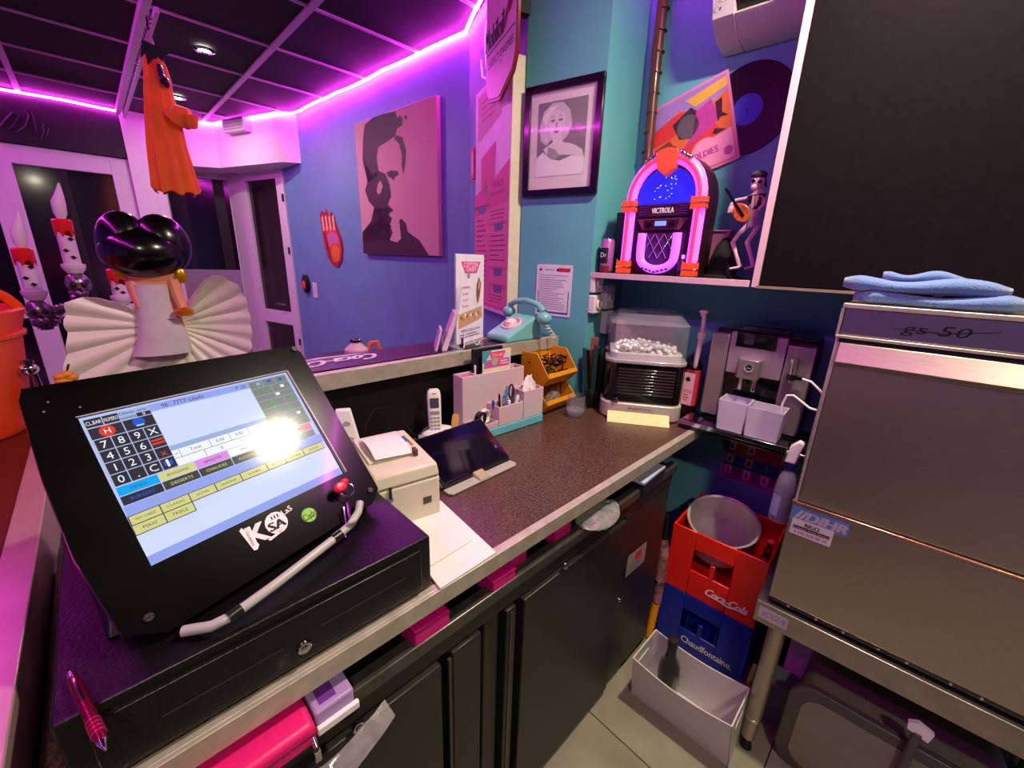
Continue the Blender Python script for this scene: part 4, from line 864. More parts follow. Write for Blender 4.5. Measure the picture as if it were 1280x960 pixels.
P.poly([(.62, .66), (.66, .58), (.72, .55), (.78, .48), (.88, .46), (.86, .51), (.93, .52), (.94, .58), (.88, .56), (.82, .61), (.74, .61), (.66, .69)], 1, 1); P.disc(.5, .1, .03, 0, 1); P.disc(.5, .1, .02, 2, 2); P.t('*', .55, .90, .06, 0, 1)
obj('lettering', P, [INK, mat('dark_red_print', '7a1420', .5), MATS['cream_enamel']], k)
obj('bracket', G().box(.1, .14, -.085, -.002, .2, .24).box(ws-.14, ws-.1, -.085, -.002, .2, .24), BLACK, k)
wr = thing('led_cable', 'glowing pink-white cable loops hanging beside the enamel sign', 'cable', Fr(FDi.w(0, 0, 0), math.degrees(FDi.a)))
def dw(px, py, d): q = FDi.p(px, py, d); return (q.x, q.y, q.z)
obj('cable', G().tube([dw(621, 0, -.03), dw(608, 25, -.03), dw(606, 50, -.035), dw(608, 85, -.035), dw(612, 100, -.03), dw(603, 96, -.03), dw(601, 75, -.03)], .004, 6), mat('dim_led_cable', 'f0a0ec', .4, em=(1, .25, .95), es=1.2), wr)
# ================================================================ GUEST SIDE
FK = Fr((1.672, 2.082, 0), -86.7)     # canvas wall, x runs from left (far) to right (near)
def K(px, py, dy=0): return FK.p(px, py, dy)
a, b, c, d = K(445, 155, -.03), K(547, 118, -.03), K(548, 320, -.03), K(453, 317, -.03)
x0, x1, z0, z1 = (a.x+d.x)/2, (b.x+c.x)/2, (c.z+d.z)/2, (a.z+b.z)/2
k = thing('canvas_print', 'large pink canvas with a dark stencil portrait of a young man', 'canvas', Fr(FK.w(x0, 0, z0), -86.7))
wc, hc = x1-x0, z1-z0
obj('canvas', G().box(0, wc, -.032, -.002, 0, hc), mat('dusty_pink_canvas', 'd09aa4', .8, bump=.1, scale=200), k, bevel=.002)
P = PR((0, -.032, hc), (wc, -.032, hc), (0, -.032, 0), (0, -1, 0), .0008)
Ob = FK.w(x0, 0, z0)
def kp(pts, off):
    r = []
    for x, y in pts:
        q = FK.p(off[0]+x/3.2, off[1]+y/3.2, -.03); r.append((max(.002, min(.998, (q.x-x0)/wc)), max(0, min(.999, (z1-q.z)/hc))))
    return r
A_, B_ = (350, 0), (350, 260)
P.poly(kp([(333, 560), (340, 500), (372, 468), (420, 455), (462, 445), (470, 470), (490, 468), (492, 500), (470, 515), (462, 545), (440, 560), (395, 588), (388, 630), (396, 690), (372, 720), (352, 730), (332, 640)], A_), 0, 1)
P.poly(kp([(466, 540), (490, 548), (505, 600), (502, 650), (495, 700), (488, 660), (490, 620), (478, 575), (458, 556)], A_), 0, 2)
P.poly(kp([(332, 630), (352, 725), (342, 760), (356, 805), (378, 830), (366, 885), (332, 928), (332, 962), (442, 962), (438, 925), (447, 905), (433, 885), (438, 855), (456, 842), (432, 818), (446, 785), (440, 740), (424, 696), (396, 685), (370, 700)], A_), 0, 1)
P.poly(kp([(428, 690), (445, 682), (472, 684), (476, 698), (462, 706), (456, 722), (446, 712), (434, 706)], A_), 0, 2)
P.poly(kp([(394, 735), (404, 722), (413, 745), (405, 770), (396, 780), (388, 765)], A_), 1, 3)
P.poly(kp([(332, 96), (372, 64), (376, 20), (380, 0), (440, 0), (432, 22), (450, 42), (440, 70), (452, 98), (440, 128), (470, 138), (486, 122), (478, 50), (486, 42), (506, 62), (512, 95), (560, 130), (598, 192), (332, 182)], B_), 0, 1)
for (x, y) in ((480, 470), (505, 470), (470, 485)): P.disc(*kp([(x, y)], A_)[0], .012, 0, 2)
obj('portrait', P, [mat('aubergine_ink', '3a1530', .6), mat('canvas_pink', 'd09aa4', .8)], k)
a, c = K(399, 262, -.01), K(430, 334, -.01)
k = thing('heart_plaque', 'red and orange anatomical heart cut-out on the blue wall near the door', 'plaque', Fr(FK.w(a.x, 0, c.z), -86.7)); wc2, hc2 = c.x-a.x, a.z-c.z
def hp(pts): return [(x*wc2, (1-y)*hc2) for x, y in pts]
outl2 = hp([(.0, .10), (.12, .02), (.22, .10), (.34, .0), (.46, .14), (.60, .06), (.72, .22), (.80, .32), (.96, .50), (1, .68), (.92, .88), (.72, 1.0), (.46, .98), (.22, .84), (.08, .62), (.04, .36)])
obj('backing', G().prism(outl2, -.010, -.002, 'y'), mat('dark_red_backing', 'a01830', .5), k)
P = PR((0, -.010, hc2), (wc2, -.010, hc2), (0, -.010, 0), (0, -1, 0), .0006)
P.poly([(.10, .35), (.30, .28), (.5, .30), (.72, .30), (.90, .52), (.94, .70), (.85, .86), (.68, .94), (.45, .92), (.24, .78), (.12, .60)], 0, 1)
P.poly([(.30, .46), (.50, .38), (.80, .44), (.90, .60), (.60, .58), (.36, .66)], 1, 2); P.poly([(.48, .66), (.66, .58), (.88, .70), (.80, .88), (.60, .92), (.46, .80)], 2, 3)
for u0 in (.08, .26, .44, .62): P.poly([(u0, .14), (u0+.09, .10), (u0+.12, .36), (u0+.02, .38)], 3, 2)
P.poly([(.12, .40), (.20, .36), (.34, .70), (.44, .90), (.36, .86), (.20, .66)], 4, 3)
obj('print', P, [mat('coral_red', 'd83a3a', .5), mat('violet_pink', 'c06aa8', .5), mat('heart_orange', 'e07030', .5), mat('peach_print', 'e8b090', .5), mat('dark_vein', '7a1a30', .5)], k)
a, c = K(379, 343, -.01), K(388, 367, -.01)
k = thing('pumpkin_sticker', 'small black oval wall ornament with an orange pumpkin beside the door', 'ornament', Fr(FK.w(a.x, 0, c.z), -86.7)); w_, h_ = c.x-a.x, a.z-c.z
g = G(); R = [[(w_/2*(1+s_*math.cos(q)), y, h_/2*(1+s_*math.sin(q))) for q in [2*math.pi*i/20 for i in range(20)]] for s_, y in ((1, -.002), (1, -.03), (.8, -.04))]
obj('oval', g.rings(R), BLACK, k); obj('pumpkin', G().ell((w_/2, -.038, h_*.45), (w_*.35, .012, h_*.25)), ORP, k); obj('stem', G().cyl((w_/2, -.04, h_*.68), (w_/2, -.04, h_*.78), .006), BLACK, k)
a, c = K(390, 353, -.01), K(397, 373, -.01)
k = thing('light_switch', 'white light switch plate on the blue wall beside the pumpkin ornament', 'switch', Fr(FK.w(a.x, 0, c.z), -86.7)); w_, h_ = c.x-a.x, a.z-c.z
obj('plate', G().box(0, w_, -.010, -.001, 0, h_), WHITE, k, bevel=.002); obj('rocker', G().box(w_*.25, w_*.75, -.015, -.010, h_*.55, h_*.85), WHITE, k, bevel=.002)
# hanging orange costume
FG = facing(213, 150, 2.95)
k = thing('hanging_costume', 'orange pumpkin ghost costume hanging from the end of the curtain track', 'costume', Fr(FG.w(0, 0, FG.p(213, 242).z), math.degrees(FG.a)))
FG2 = Fr(FG.w(0, 0, FG.p(213, 242).z), math.degrees(FG.a))
rows = [(64, 181, 193), (70, 179, 201), (82, 179, 208), (98, 180, 213), (115, 180, 215), (135, 181, 221), (155, 182, 226), (180, 184, 231), (205, 187, 238), (225, 190, 244), (238, 192, 248), (242, 195, 246)]
R = []
for i, (py, xa_, xb_) in enumerate(rows):
    a, b = FG2.p(xa_, py), FG2.p(xb_, py); cx, hw = (a.x+b.x)/2, (b.x-a.x)/2; am = min(.16, .015*i)
    R.append([(cx+hw*math.cos(q)*(1+am*math.cos(9*q)), hw*.55*math.sin(q)*(1+am*1.3*math.cos(9*q+.5)), (a.z+b.z)/2+.01*math.cos(7*q)*(i > 9)) for q in [2*math.pi*j/54 for j in range(54)]])
obj('robe', G().rings(R, caps=False), ORANGE, k, sharp=80)
a, b = FG2.p(222, 150), FG2.p(239, 150)
obj('sleeve', G().tube([(a.x, -.03, a.z-.01), ((a.x+b.x)/2, -.05, a.z+.02), (b.x, -.06, b.z+.01)], [.07, .06, .035], 12, flat=.7).tube([(b.x-.01, -.06, b.z), (b.x, -.06, b.z-.05)], [.045, .02], 10), ORANGE, k)
g = G()
for q0, py1, xo in ((0, 82, -6), (1, 90, 3), (2, 84, 12), (3, 86, 20)):
    a = FG2.p(184, 64); b = FG2.p(184+xo, py1); c = FG2.p(184+xo+9, py1-10)
    g.prism([(a.x-.01, a.z+.01), (a.x+.03, a.z), (c.x, c.z), (b.x, b.z)], -.10-.003*q0, -.094-.003*q0, 'y')
obj('leaf_collar', g, mat('dark_green_felt', '16341c', .8), k)
a, b = FG2.p(188, 65), FG2.p(186, 40); c = FG2.p(183, 20)
obj('stem', G().tube([(a.x, -.02, a.z), ((a.x+b.x)/2, -.02, (a.z+b.z)/2), (b.x, -.01, b.z)], [.022, .016, .006], 10), mat('pale_green_stem', 'a8b09a', .7), k)
obj('cord', G().tube([(b.x, -.01, b.z), (c.x, 0, c.z)], .004, 6), BLACK, k)
g = G()
for px, py, r_ in ((204, 92, .014), (207, 103, .016), (212, 108, .014)): a = FG2.p(px, py); g.ell((a.x-.01, -.05, a.z), (r_, .03, r_*1.6))
obj('face_patch', g, BLACK, k)
# orange pail on the side counter
P0 = Vector((-.362, 1.80, .9675)); FB_ = Fr(P0, 0); PM = Matrix.Scale(1.28, 4)
k = thing('orange_pail', 'bright orange plastic pail with a handle on the side counter at the left edge', 'pail', FB_)
obj('pail', G(PM).lathe([(.001, 0), (.118, 0), (.125, .012), (.150, .22), (.160, .25), (.163, .262), (.156, .266), (.146, .25), (.118, .02), (.001, .012)], 36), ORP, k)
g = G(PM); g.tube([(.155*math.cos(a), -.03*0, .25+.085*math.sin(a)) for a in [math.pi*i/14 for i in range(15)]], .010, 8, flat=.5); obj('handle', g, ORP, k)
obj('rib', G(PM).lathe([(.147, .205), (.155, .208), (.156, .214), (.149, .217)], 36, caps=False), ORP, k)
# pleated figurine (plain stand-in) on a plinth at the guest side
FS_ = facing(205, 400, 1.80); zb_ = 0
def SP(px, py, dy=0): q = FS_.p(px, py, dy); return q
k = thing('dancer_statue', 'white pleated-dress statue seen from behind with glossy black hair', 'statue', Fr(FS_.w(0, 0, 0)-Vector((0, 0, FS_.o.z)), math.degrees(FS_.a)))
H0 = FS_.o.z
def SL(px, py, dy=0): q = FS_.p(px, py, dy); return (q.x, q.y, q.z+H0)
cx, _, cz = SL(215, 408)
ol = [(118, 520), (88, 480), (84, 452), (88, 425), (84, 398), (86, 378), (104, 371), (125, 372), (150, 378), (172, 384), (190, 392), (205, 396), (222, 396), (232, 388), (240, 370), (250, 352), (262, 344), (276, 346), (290, 354), (299, 366), (305, 385), (308, 405), (308, 428), (302, 450), (296, 475), (280, 500), (250, 540), (200, 550), (150, 545)]
pts = [SL(*p) for p in ol]
# resample the hem and corrugate
hem = []
for i in range(len(pts)):
    a, b = Vector(pts[i]), Vector(pts[(i+1) % len(pts)])
    n_ = max(2, int((b-a).length/.012))
    hem += [a+(b-a)*(j/n_) for j in range(n_)]
L = len(hem); R = []; ctr = Vector((cx, -.02, cz))
acc = 0
for s_ in (.12, .3, .5, .7, .85, .95, 1.0):
    row = []
    for i, h_ in enumerate(hem):
        ph = math.atan2(h_.z-cz, h_.x-cx); cup = -.10*s_**2 + .03
        rip = .020*s_*(1-abs(math.sin(13*ph)))
        rr = s_*(1+.025*abs(math.sin(13*ph))*s_)
        row.append((cx+(h_.x-cx)*rr, cup*(.6+.4*math.cos(ph))-.02+rip, cz+(h_.z-cz)*rr))
    R.append(row)
back = [[(x, y+.012, z) for x, y, z in r_] for r_ in R[::-1]]
DRESS = mat('ivory_ceramic', 'e8e0d4', .38, var=.03)
obj('pleated_skirt', G().rings([ [(cx, .0, cz)]*0 or r_ for r_ in R]+back), DRESS, k, sharp=60)
def body(rows, m, nm, dep=.6, y0=0, n_=28, sub=0):
    R = []
    for py, xa_, xb_ in rows:
        a, b = SL(xa_, py, 0), SL(xb_, py, 0); c_, hw = (a[0]+b[0])/2, (b[0]-a[0])/2
        R.append([(c_+hw*math.cos(q), y0+hw*dep*math.sin(q), (a[2]+b[2])/2) for q in [2*math.pi*j/n_ for j in range(n_)]])
    return obj(nm, G().rings(R), m, k, sharp=70)
SKIN = mat('peach_ceramic', 'd9906e', .4, var=.03)
body([(346, 163, 219), (352, 161, 220), (362, 166, 219), (380, 170, 220), (395, 173, 226), (410, 176, 232)], SKIN, 'torso', .45, -.01)
body([(355, 167, 210), (362, 167, 211), (375, 169, 213), (388, 171, 218), (400, 172, 224), (420, 172, 236), (440, 165, 240)], mat('grey_white_bodice', 'cdc4c8', .4), 'bodice', .52, -.025)
g = G(); g.tube([SL(216, 350, -.02), SL(222, 368, -.03), SL(229, 386, -.05)], [.020, .017, .013], 10); g.tube([SL(165, 352, -.01), SL(170, 368, -.02), SL(176, 385, -.03)], [.018, .016, .012], 10)
obj('arm', g, SKIN, k); a = SL(230, 390, -.06)
obj('bracelet', G().lathe([(.018, -.012), (.026, -.006), (.026, .006), (.018, .012)], 16, c=a), mat('gold_orange', 'd87a14', .3, .6), k)
body([(336, 146, 224), (342, 152, 226), (350, 158, 222), (356, 166, 216)], SKIN, 'neck', .6, .0)
for px, py in ((150, 338), (226, 345)): obj('earring', G().lathe([(.008, -.022), (.014, -.016), (.016, 0), (.014, .016), (.008, .022)], 14, c=SL(px, py, -.03), sx=1, sy=.4), mat('gold_yellow', 'd0a020', .3, .7), k)
g = G()
for px, py, rx_, rz_ in ((157, 304, 36, 40), (203, 306, 36, 38), (180, 316, 54, 34)):
    a, b, c = SL(px, py, .0), SL(px+rx_, py, .0), SL(px, py-rz_, .0); g.ell(a, (b[0]-a[0], (b[0]-a[0])*.85, c[2]-a[2]), nu=28, nv=18)
obj('hair', g, mat('black_glazed_hair', '080607', .22, coat=.4), k)
a, b = SL(90, 560, 0), SL(330, 560, 0); obj('plinth', G().lathe([(.001, 0), (.24, 0), (.24, .03), (.20, .05), (.16, .6), (.12, a[2]+.02)], 32, c=(cx, .03, 0)), DRESS, k)
# candelabra on a round table
FCd = facing(85, 380, 2.25)
zt2 = .78
def CP(px, py, dy=0): q = FCd.p(px, py, dy); return Vector((q.x, q.y, q.z+FCd.o.z-zt2))
k = thing('candelabra', 'silver skull candelabra with white candles and red wax behind the statue', 'candelabra', Fr(FCd.w(0, 0, 0)-Vector((0, 0, FCd.o.z-zt2)), math.degrees(FCd.a)))
SKULL = mat('antique_silver', '8c848a', .3, .9, var=.5, scale=40, bump=.6); CW = mat('candle_white', 'd8ccd8', .5); RW = mat('red_wax', 'd81820', .35); FL_ = mat('frosted_flame', 'e0d8dc', .4)
for (bx, by, tx, ty, wpx) in ((92, 333, 80, 276, 20), (43, 366, 32, 312, 22), (152, 372, 146, 338, 16)):
    b, t_ = CP(bx, by), CP(tx, ty); ax = (t_-b); hgt = ax.z; r_ = .024
    cdl = obj('candle', G().tube([(b.x, 0, b.z), (b.x, 0, b.z+hgt)], [r_, r_*.94], 20), CW, k)
    top = Vector((b.x, 0, b.z+hgt))
    g = G(); R = []
    for zz, rr_ in ((-.035, 1.04), (-.03, 1.12), (0, 1.12), (.006, .9), (.004, .1)):
        R.append([(top.x+r_*rr_*math.cos(q), r_*rr_*math.sin(q), top.z+zz-(.022*max(0, math.sin(6*q)) if zz < -.02 else 0)) for q in [2*math.pi*j/30 for j in range(30)]])
    obj('melted_wax', g.rings(R), RW, cdl)
    g = G(); g.tube([(top.x, 0, top.z), (top.x+.002, 0, top.z+.025), (top.x+.004, 0, top.z+.06), (top.x+.012, 0, top.z+.09), (top.x+.018, 0, top.z+.125)], [.009, .018, .019, .011, .002], 14)
    obj('flame', g, FL_, cdl)
    g = G()
    for (u_, w_) in ((-.3, .35), (.35, .6), (.2, .2)):
        c_ = (b.x+r_*u_*1.2, -r_*1.0, b.z+hgt*w_); g.add([(c_[0]-.016, c_[1], c_[2]+.008), (c_[0]-.008, c_[1]-.004, c_[2]+.002), (c_[0], c_[1]-.004, c_[2]+.008), (c_[0]+.008, c_[1]-.004, c_[2]+.001), (c_[0]+.016, c_[1], c_[2]+.005), (c_[0], c_[1]-.004, c_[2]-.006)], [(0, 1, 2, 3, 4, 5)])
    obj('bat_motif', g, INK, cdl)
    obj('cup', G().lathe([(.020, -.025), (.030, -.010), (.033, 0), (.033, .008), (.024, .010)], 20, c=(b.x, 0, b.z)), WHITE, k)
    g = G().ell((b.x, 0, b.z-.062), (.036, .034, .040)).ell((b.x, -.010, b.z-.096), (.022, .024, .018))
    obj('skull', g, SKULL, k)
    g = G()
    for s_ in (-1, 1): g.ell((b.x+s_*.014, -.030, b.z-.064), (.009, .008, .010))
    g.ell((b.x, -.032, b.z-.082), (.005, .005, .007)); obj('eye_socket', g, BLACK, k)
c0 = CP(95, 430)
def arm(pts): 
    Pp = [CP(*p) for p in pts]; n_ = []
    for a, b in zip(Pp[:-1], Pp[1:]): n_ += [a.lerp(b, i/5) for i in range(5)]
    n_.append(Pp[-1]); return G().tube([tuple(p) for p in n_], [.015+.005*(i % 2) for i in range(len(n_))], 8)
obj('branch', arm([(44, 392), (48, 404), (58, 408), (68, 400), (72, 388), (84, 384), (100, 392)]), SKULL, k); obj('branch', arm([(94, 362), (98, 376), (100, 392)]), SKULL, k); obj('branch', arm([(152, 395), (150, 410), (130, 415), (110, 405), (100, 392)]), SKULL, k)
a = CP(100, 392); obj('stem', G().lathe([(.02, a.z), (.035, a.z-.06), (.02, a.z-.12), (.03, a.z-.2), (.02, .08), (.10, .03), (.12, 0)][::-1], 20, c=(a.x, 0, 0)), SKULL, k)
k2 = thing('round_table', 'round dark pedestal table under the candelabra beyond the counter', 'table', Fr(FCd.w(a.x, 0, 0)-Vector((0, 0, FCd.o.z)), 0))
obj('tabletop', G().lathe([(.001, .745), (.30, .745), (.30, .778), (.001, .779)], 36), mat('dark_table_top', '1a1218', .3), k2); obj('pedestal', G().lathe([(.20, 0), (.20, .02), (.04, .05), (.03, .7), (.10, .745)], 24), BLACK, k2)
FX = facing(32, 470, 1.75); q = FX.p(32, 470)
k = thing('silver_ornament', 'small silver skeletal ornament between the orange pail and the statue', 'ornament', Fr((FX.o.x, FX.o.y, .9675), math.degrees(FX.a)))
def XP(px, py): q = FX.p(px, py); return (q.x, 0, q.z+FX.o.z-.9675)
obj('bones', G().tube([XP(50, 486), XP(44, 470), XP(38, 460)], [.009, .007, .010], 8).ell(XP(34, 462), (.024, .016, .018)).tube([XP(34, 462), XP(30, 450)], .008, 8).tube([XP(36, 458), XP(38, 450)], .007, 8), CHROME, k); a = XP(50, 486)
obj('base', G().cyl((a[0], 0, 0), (a[0], 0, a[2]), .018), BLACK, k)
FX = facing(80, 472, 1.65)
k = thing('orange_rose', 'small orange ribbon rose on a wire beside the statue skirt', 'ornament', Fr((FX.o.x, FX.o.y, .9675), math.degrees(FX.a)))
def XP(px, py): q = FX.p(px, py); return (q.x, 0, q.z+FX.o.z-.9675)
a = XP(82, 472); g = G()
for i in range(5): g.ell((a[0]+.012*math.cos(i*1.26), -.008, a[2]+.010*math.sin(i*1.26)), (.014, .010, .010))
obj('petals', g, mat('orange_yellow', 'e08a1a', .5), k); obj('wire', G().tube([(a[0], 0, 0), a, XP(86, 455)], .003, 6), CHROME, k)
# round jug seen over the ledge
FX = facing(450, 435, 1.95); tz = 1.0
def XP(px, py): q = FX.p(px, py); return (q.x, 0, q.z+FX.o.z-tz)
k = thing('round_jug', 'pale round jug with a black rim and orange handle behind the ledge', 'jug', Fr((FX.o.x, FX.o.y, tz+.0005), math.degrees(FX.a)))
a, b, top = XP(430, 440), XP(461, 440), XP(445, 428); r_ = (b[0]-a[0])/2; cx2 = (a[0]+b[0])/2; hz = top[2]
obj('jug', G().lathe([(.001, 0), (r_*.7, 0), (r_, hz*.4), (r_*.95, hz*.7), (r_*.5, hz*.93), (r_*.4, hz)], 28, c=(cx2, 0, 0)), mat('pale_pink_glaze', 'dcc0c4', .3), k)
obj('rim', G().lathe([(r_*.40, hz), (r_*.48, hz+.003), (r_*.46, hz+.012), (r_*.34, hz+.008)], 24, c=(cx2, 0, 0)), BLACKG, k)
c1 = XP(475, 436); obj('handle', G().tube([(cx2+r_*.9, 0, hz*.5), (cx2+r_*1.2, 0, hz*.95), (c1[0]-.01, 0, hz*1.0), (c1[0], 0, hz*.5)], .010, 8), mat('orange_glaze', 'e0662c', .35), k)
obj('motif', G().ell((cx2-r_*.4, -r_*.85, hz*.45), (.012, .006, .012)), REDI, k)
k = thing('high_table', 'dark high table holding the round jug behind the bar', 'table', Fr((FX.o.x, FX.o.y+.06, 0), 0))
obj('tabletop', G().lathe([(.001, tz-.03), (.26, tz-.03), (.26, tz), (.001, tz)], 36), MATS['dark_table_top'], k); obj('pedestal', G().lathe([(.18, 0), (.18, .02), (.03, .05), (.03, tz-.03)], 24), BLACK, k)
# ================================================================ RIGHT HAND SIDE
FN = Fr((1.4515, 1.012, 0), -86.7)     # front plane of the niche and wall cupboard; x to the right
def N(px, py, dy=0): return FN.p(px, py, dy)
DEG = -86.7
zs = (N(742, 342).z+N(944, 352).z)/2; xe = N(947, 352).x; xc = N(1015.6, 0).x; xc = (xe+xc)/2
# wall cupboard
MC = mat('aubergine_door', '0f070e', .8, spec=.12, var=.25, scale=60)
k = thing('wall_cupboard', 'tall black-aubergine wall cupboard with a pale edge, right of the jukebox niche', 'cupboard', Fr(FN.w(xc, 0, zs-.012), DEG))
CD = .27
obj('door', G().box(.008, .62, -.004, .014, .004, 1.22), MC, k, bevel=.002); obj('door', G().box(.624, 1.5, -.004, .014, .004, 1.22), MC, k, bevel=.002)
obj('carcass', G().box(.0, 1.52, .016, CD, .002, 1.225), MC, k)
obj('side_edge', G().box(-.014, .006, -.006, CD, -.004, 1.235), mat('pale_board_edge', 'cfa8bc', .5, var=.05), k, bevel=.001)
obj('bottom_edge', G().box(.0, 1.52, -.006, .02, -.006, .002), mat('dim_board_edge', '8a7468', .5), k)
# niche shelf
k = thing('niche_shelf', 'pale-edged shelf carrying the jukebox', 'shelf', Fr(FN.w(0, 0, zs), DEG))
obj('board', G().box(.004, xc-.021, .003, CD+.03, -.014, .003), mat('dark_shelf', '2a1830', .4), k); obj('edge', G().box(0, xc-.021, -.002, .003, -.017, .004), MATS['pale_board_edge'], k, bevel=.001)
Z0 = zs+.0045
# jukebox
a, b = N(765, 344, .01), N(868, 350, .01); xm = (a.x+b.x)/2; hw = .146
FJ = Fr(FN.w(xm, .065, Z0), DEG)
k = thing('jukebox', 'small glowing jukebox radio with pink neon arch on the shelf', 'jukebox', FJ)
NEON = mat('violet_neon_tube', 'd070ff', .3, em=(.52, .07, 1.0), es=1.5); NRED = mat('pink_red_neon', 'ff3050', .3, em=(1, .03, .10), es=1.1); BLUEL = mat('blue_lit_panel', '1020c0', .2, em=(.03, .02, .85), es=.8); JB = mat('jukebox_dark_wood', '2a1018', .3, var=.3, scale=8, stretch=(4, 4, 1)); BAND = mat('orange_red_band', 'f04018', .3, em=(1, .10, .02), es=.35)
zc, R0 = .262, .128
def arch(r, zb=.0, y=-.03, n=16): return [(-r, y, zb)]+[(-r, y, zb+(zc-zb)*i/4) for i in range(1, 4)]+[(r*-math.cos(a), y, zc+r*1.05*math.sin(a)) for a in [math.pi*i/n for i in range(n+1)]]+[(r, y, zc-(zc-zb)*i/4) for i in range(1, 5)]
prof = [(x, z) for x, _, z in arch(.148, 0)]
obj('cabinet', G().prism(prof, -.012, .10, 'y'), JB, k, bevel=.003)
obj('neon_arch', G().tube(arch(R0, .03, -.018), .0195, 14), NEON, k)
obj('red_neon_line', G().tube(arch(R0, .03, -.0365), .0062, 8), NRED, k)
g = G()
for s_ in (-1, 1):
    for zz, h_ in ((.0, .048), (.222, .040)): g.box(s_*R0-.025, s_*R0+.025, -.043, -.013, zz+.002, zz+h_).box(s_*R0-.028, s_*R0+.028, -.045, -.013, zz+h_*.45, zz+h_*.55, 1)
obj('band', g, [BAND, CHROME], k, bevel=.001, seg=1)
g = G()
for s_ in (-1, 1):
    for zz in (.0, .048, .222, .262):
        for dx in (-.027, .027): g.ell((s_*R0+dx, -.038, zz+.003), .0035, nu=8, nv=5)
obj('stud', g, CHROME, k)
zt3 = zc+R0*1.05
obj('crown', G().prism([(-.030, zt3-.038), (.0, zt3-.062), (.030, zt3-.038), (.042, zt3+.012), (.028, zt3+.022), (0, zt3+.027), (-.028, zt3+.022), (-.042, zt3+.012)], -.046, -.012, 'y'), BAND, k, bevel=.004)
g = G()
for s_ in (-1, 1):
    for i in range(4): g.ell((s_*(.042+.012*i), -.034, zt3+.010-.007*i), (.010, .010, .009), nu=8, nv=6)
obj('chrome_scroll', g, CHROME, k)
pw = [(-.098, .248)]+[(-.104*math.cos(a), zc+.006+.100*math.sin(a)) for a in [math.pi*i/14 for i in range(15)]]+[(.098, .248)]
obj('blue_window', G().prism(pw, -.016, -.012, 'y'), BLUEL, k)
g = G()
for i in range(22): g.ell((random.uniform(-.04, .04), -.018, zc+random.uniform(0, .075)), .0018, nu=6, nv=4)
obj('bubble_dot', g, mat('pale_blue_spark', '90b0ff', .3, em=(.3, .45, 1), es=2), k)
obj('title_panel', G().box(-.094, .094, -.022, -.012, .205, .246), mat('plum_panel', '3a0c26', .3), k, bevel=.002)
g = G()
for s_ in (-1, 1):
    for i in range(4): g.box(s_*.074-.014, s_*.074+.014, -.024, -.0215, .212+i*.008, .2145+i*.008)
g.box(-.056, .056, -.0235, -.0215, .242, .2435).box(-.056, .056, -.0235, -.0215, .208, .2095); obj('trim_line', g, CHROME, k)
TX = Matrix(((1, 0, 0, 0), (0, 0, -1, -.0228), (0, 1, 0, .2255), (0, 0, 0, 1)))
obj('lettering', G().text('VICTROLA', TX, .018, 0, width=.082, bold=.05), WHITEI, k)
obj('radio_panel', G().prism([(-.094, .198), (.094, .198), (.070, .160), (-.070, .160)], -.022, -.012, 'y').prism([(-.066, .194), (.066, .194), (.060, .166), (-.060, .166)], -.025, -.022, 'y', 1), [mat('plum_panel_light', '6a3048', .3), MATS['plum_panel']], k)
obj('display', G().box(-.022, .020, -.0265, -.025, .173, .189), mat('blue_display', '6a90e0', .3, em=(.16, .28, .8), es=.9), k)
obj('knob', G().lathe([(.009, 0), (.008, .008), (.001, .009)], 16, M=Matrix.Translation((-.044, -.025, .180)) @ Matrix.Rotation(math.pi/2, 4, 'X')).lathe([(.009, 0), (.008, .008), (.001, .009)], 16, M=Matrix.Translation((.044, -.025, .180)) @ Matrix.Rotation(math.pi/2, 4, 'X')), BLACKG, k)
up = [(-.066, -.024, .148), (-.067, -.024, .11), (-.066, -.024, .075)]+[(-.066*math.cos(a), -.024, .068-.048*math.sin(a)) for a in [math.pi*i/12 for i in range(1, 12)]]+[(.066, -.024, .075), (.067, -.024, .11), (.066, -.024, .148)]
obj('lower_neon', G().tube(up, .0155, 12), NEON, k)
obj('speaker_panel', G().prism([(-.05, .148), (.05, .148), (.05, .075), (.03, .045), (0, .036), (-.03, .045), (-.05, .075)], -.016, -.012, 'y'), mat('violet_speaker', '4a1860', .4), k)
g = G()
for s_ in (-1, 1):
    for i in range(4): 
        x_ = -.05+.034*i; g.tube([(s_*x_, -.019, .146), (s_*(x_+.05), -.019, .060)] if abs(x_+.05) < .06 else [(s_*x_, -.019, .146), (s_*.05, -.019, .146-(.05-x_)*1.7)], .0016, 6)
obj('chrome_lattice', g, CHROME, k)
g = G()
for i in range(7): g.ell((-.045+.015*i, -.036, .012+.004*abs(i-3)), (.008, .006, .005), nu=8, nv=5)
obj('lower_scroll', g, CHROME, k)
# can, speaker, bag, bottle, hat
a = N(749, 340, .03); k = thing('drink_can', 'dark pink drink can at the left end of the jukebox shelf', 'can', Fr(FN.w(.033, .045, Z0), DEG))
obj('can', G().lathe([(.022, 0), (.0265, .006), (.0265, .118), (.021, .128)], 28), mat('pink_purple_can', 'a860a0', .3, .4), k); obj('lid', G().lathe([(.022, .128), (.020, .130), (.001, .129)], 24), CHROME, k)
obj('label_patch', G().rings([[(.0268*math.cos(a), .0268*math.sin(a), z) for a in [-2.35+.13*i for i in range(12)]] for z in (.035, .095)], closed=False), INK, k)
obj('bottom_band', G().rings([[(.0268*math.cos(a), .0268*math.sin(a), z) for a in [-2.7+.14*i for i in range(16)]] for z in (.004, .026)], closed=False), mat('dark_red_band', '7a1830', .4), k)
obj('script', G().text('Dr', Matrix(((1, 0, 0, 0), (0, 0, -1, -.0275), (0, 1, 0, .068), (0, 0, 0, 1))), .018, width=.026), WHITEI, k)
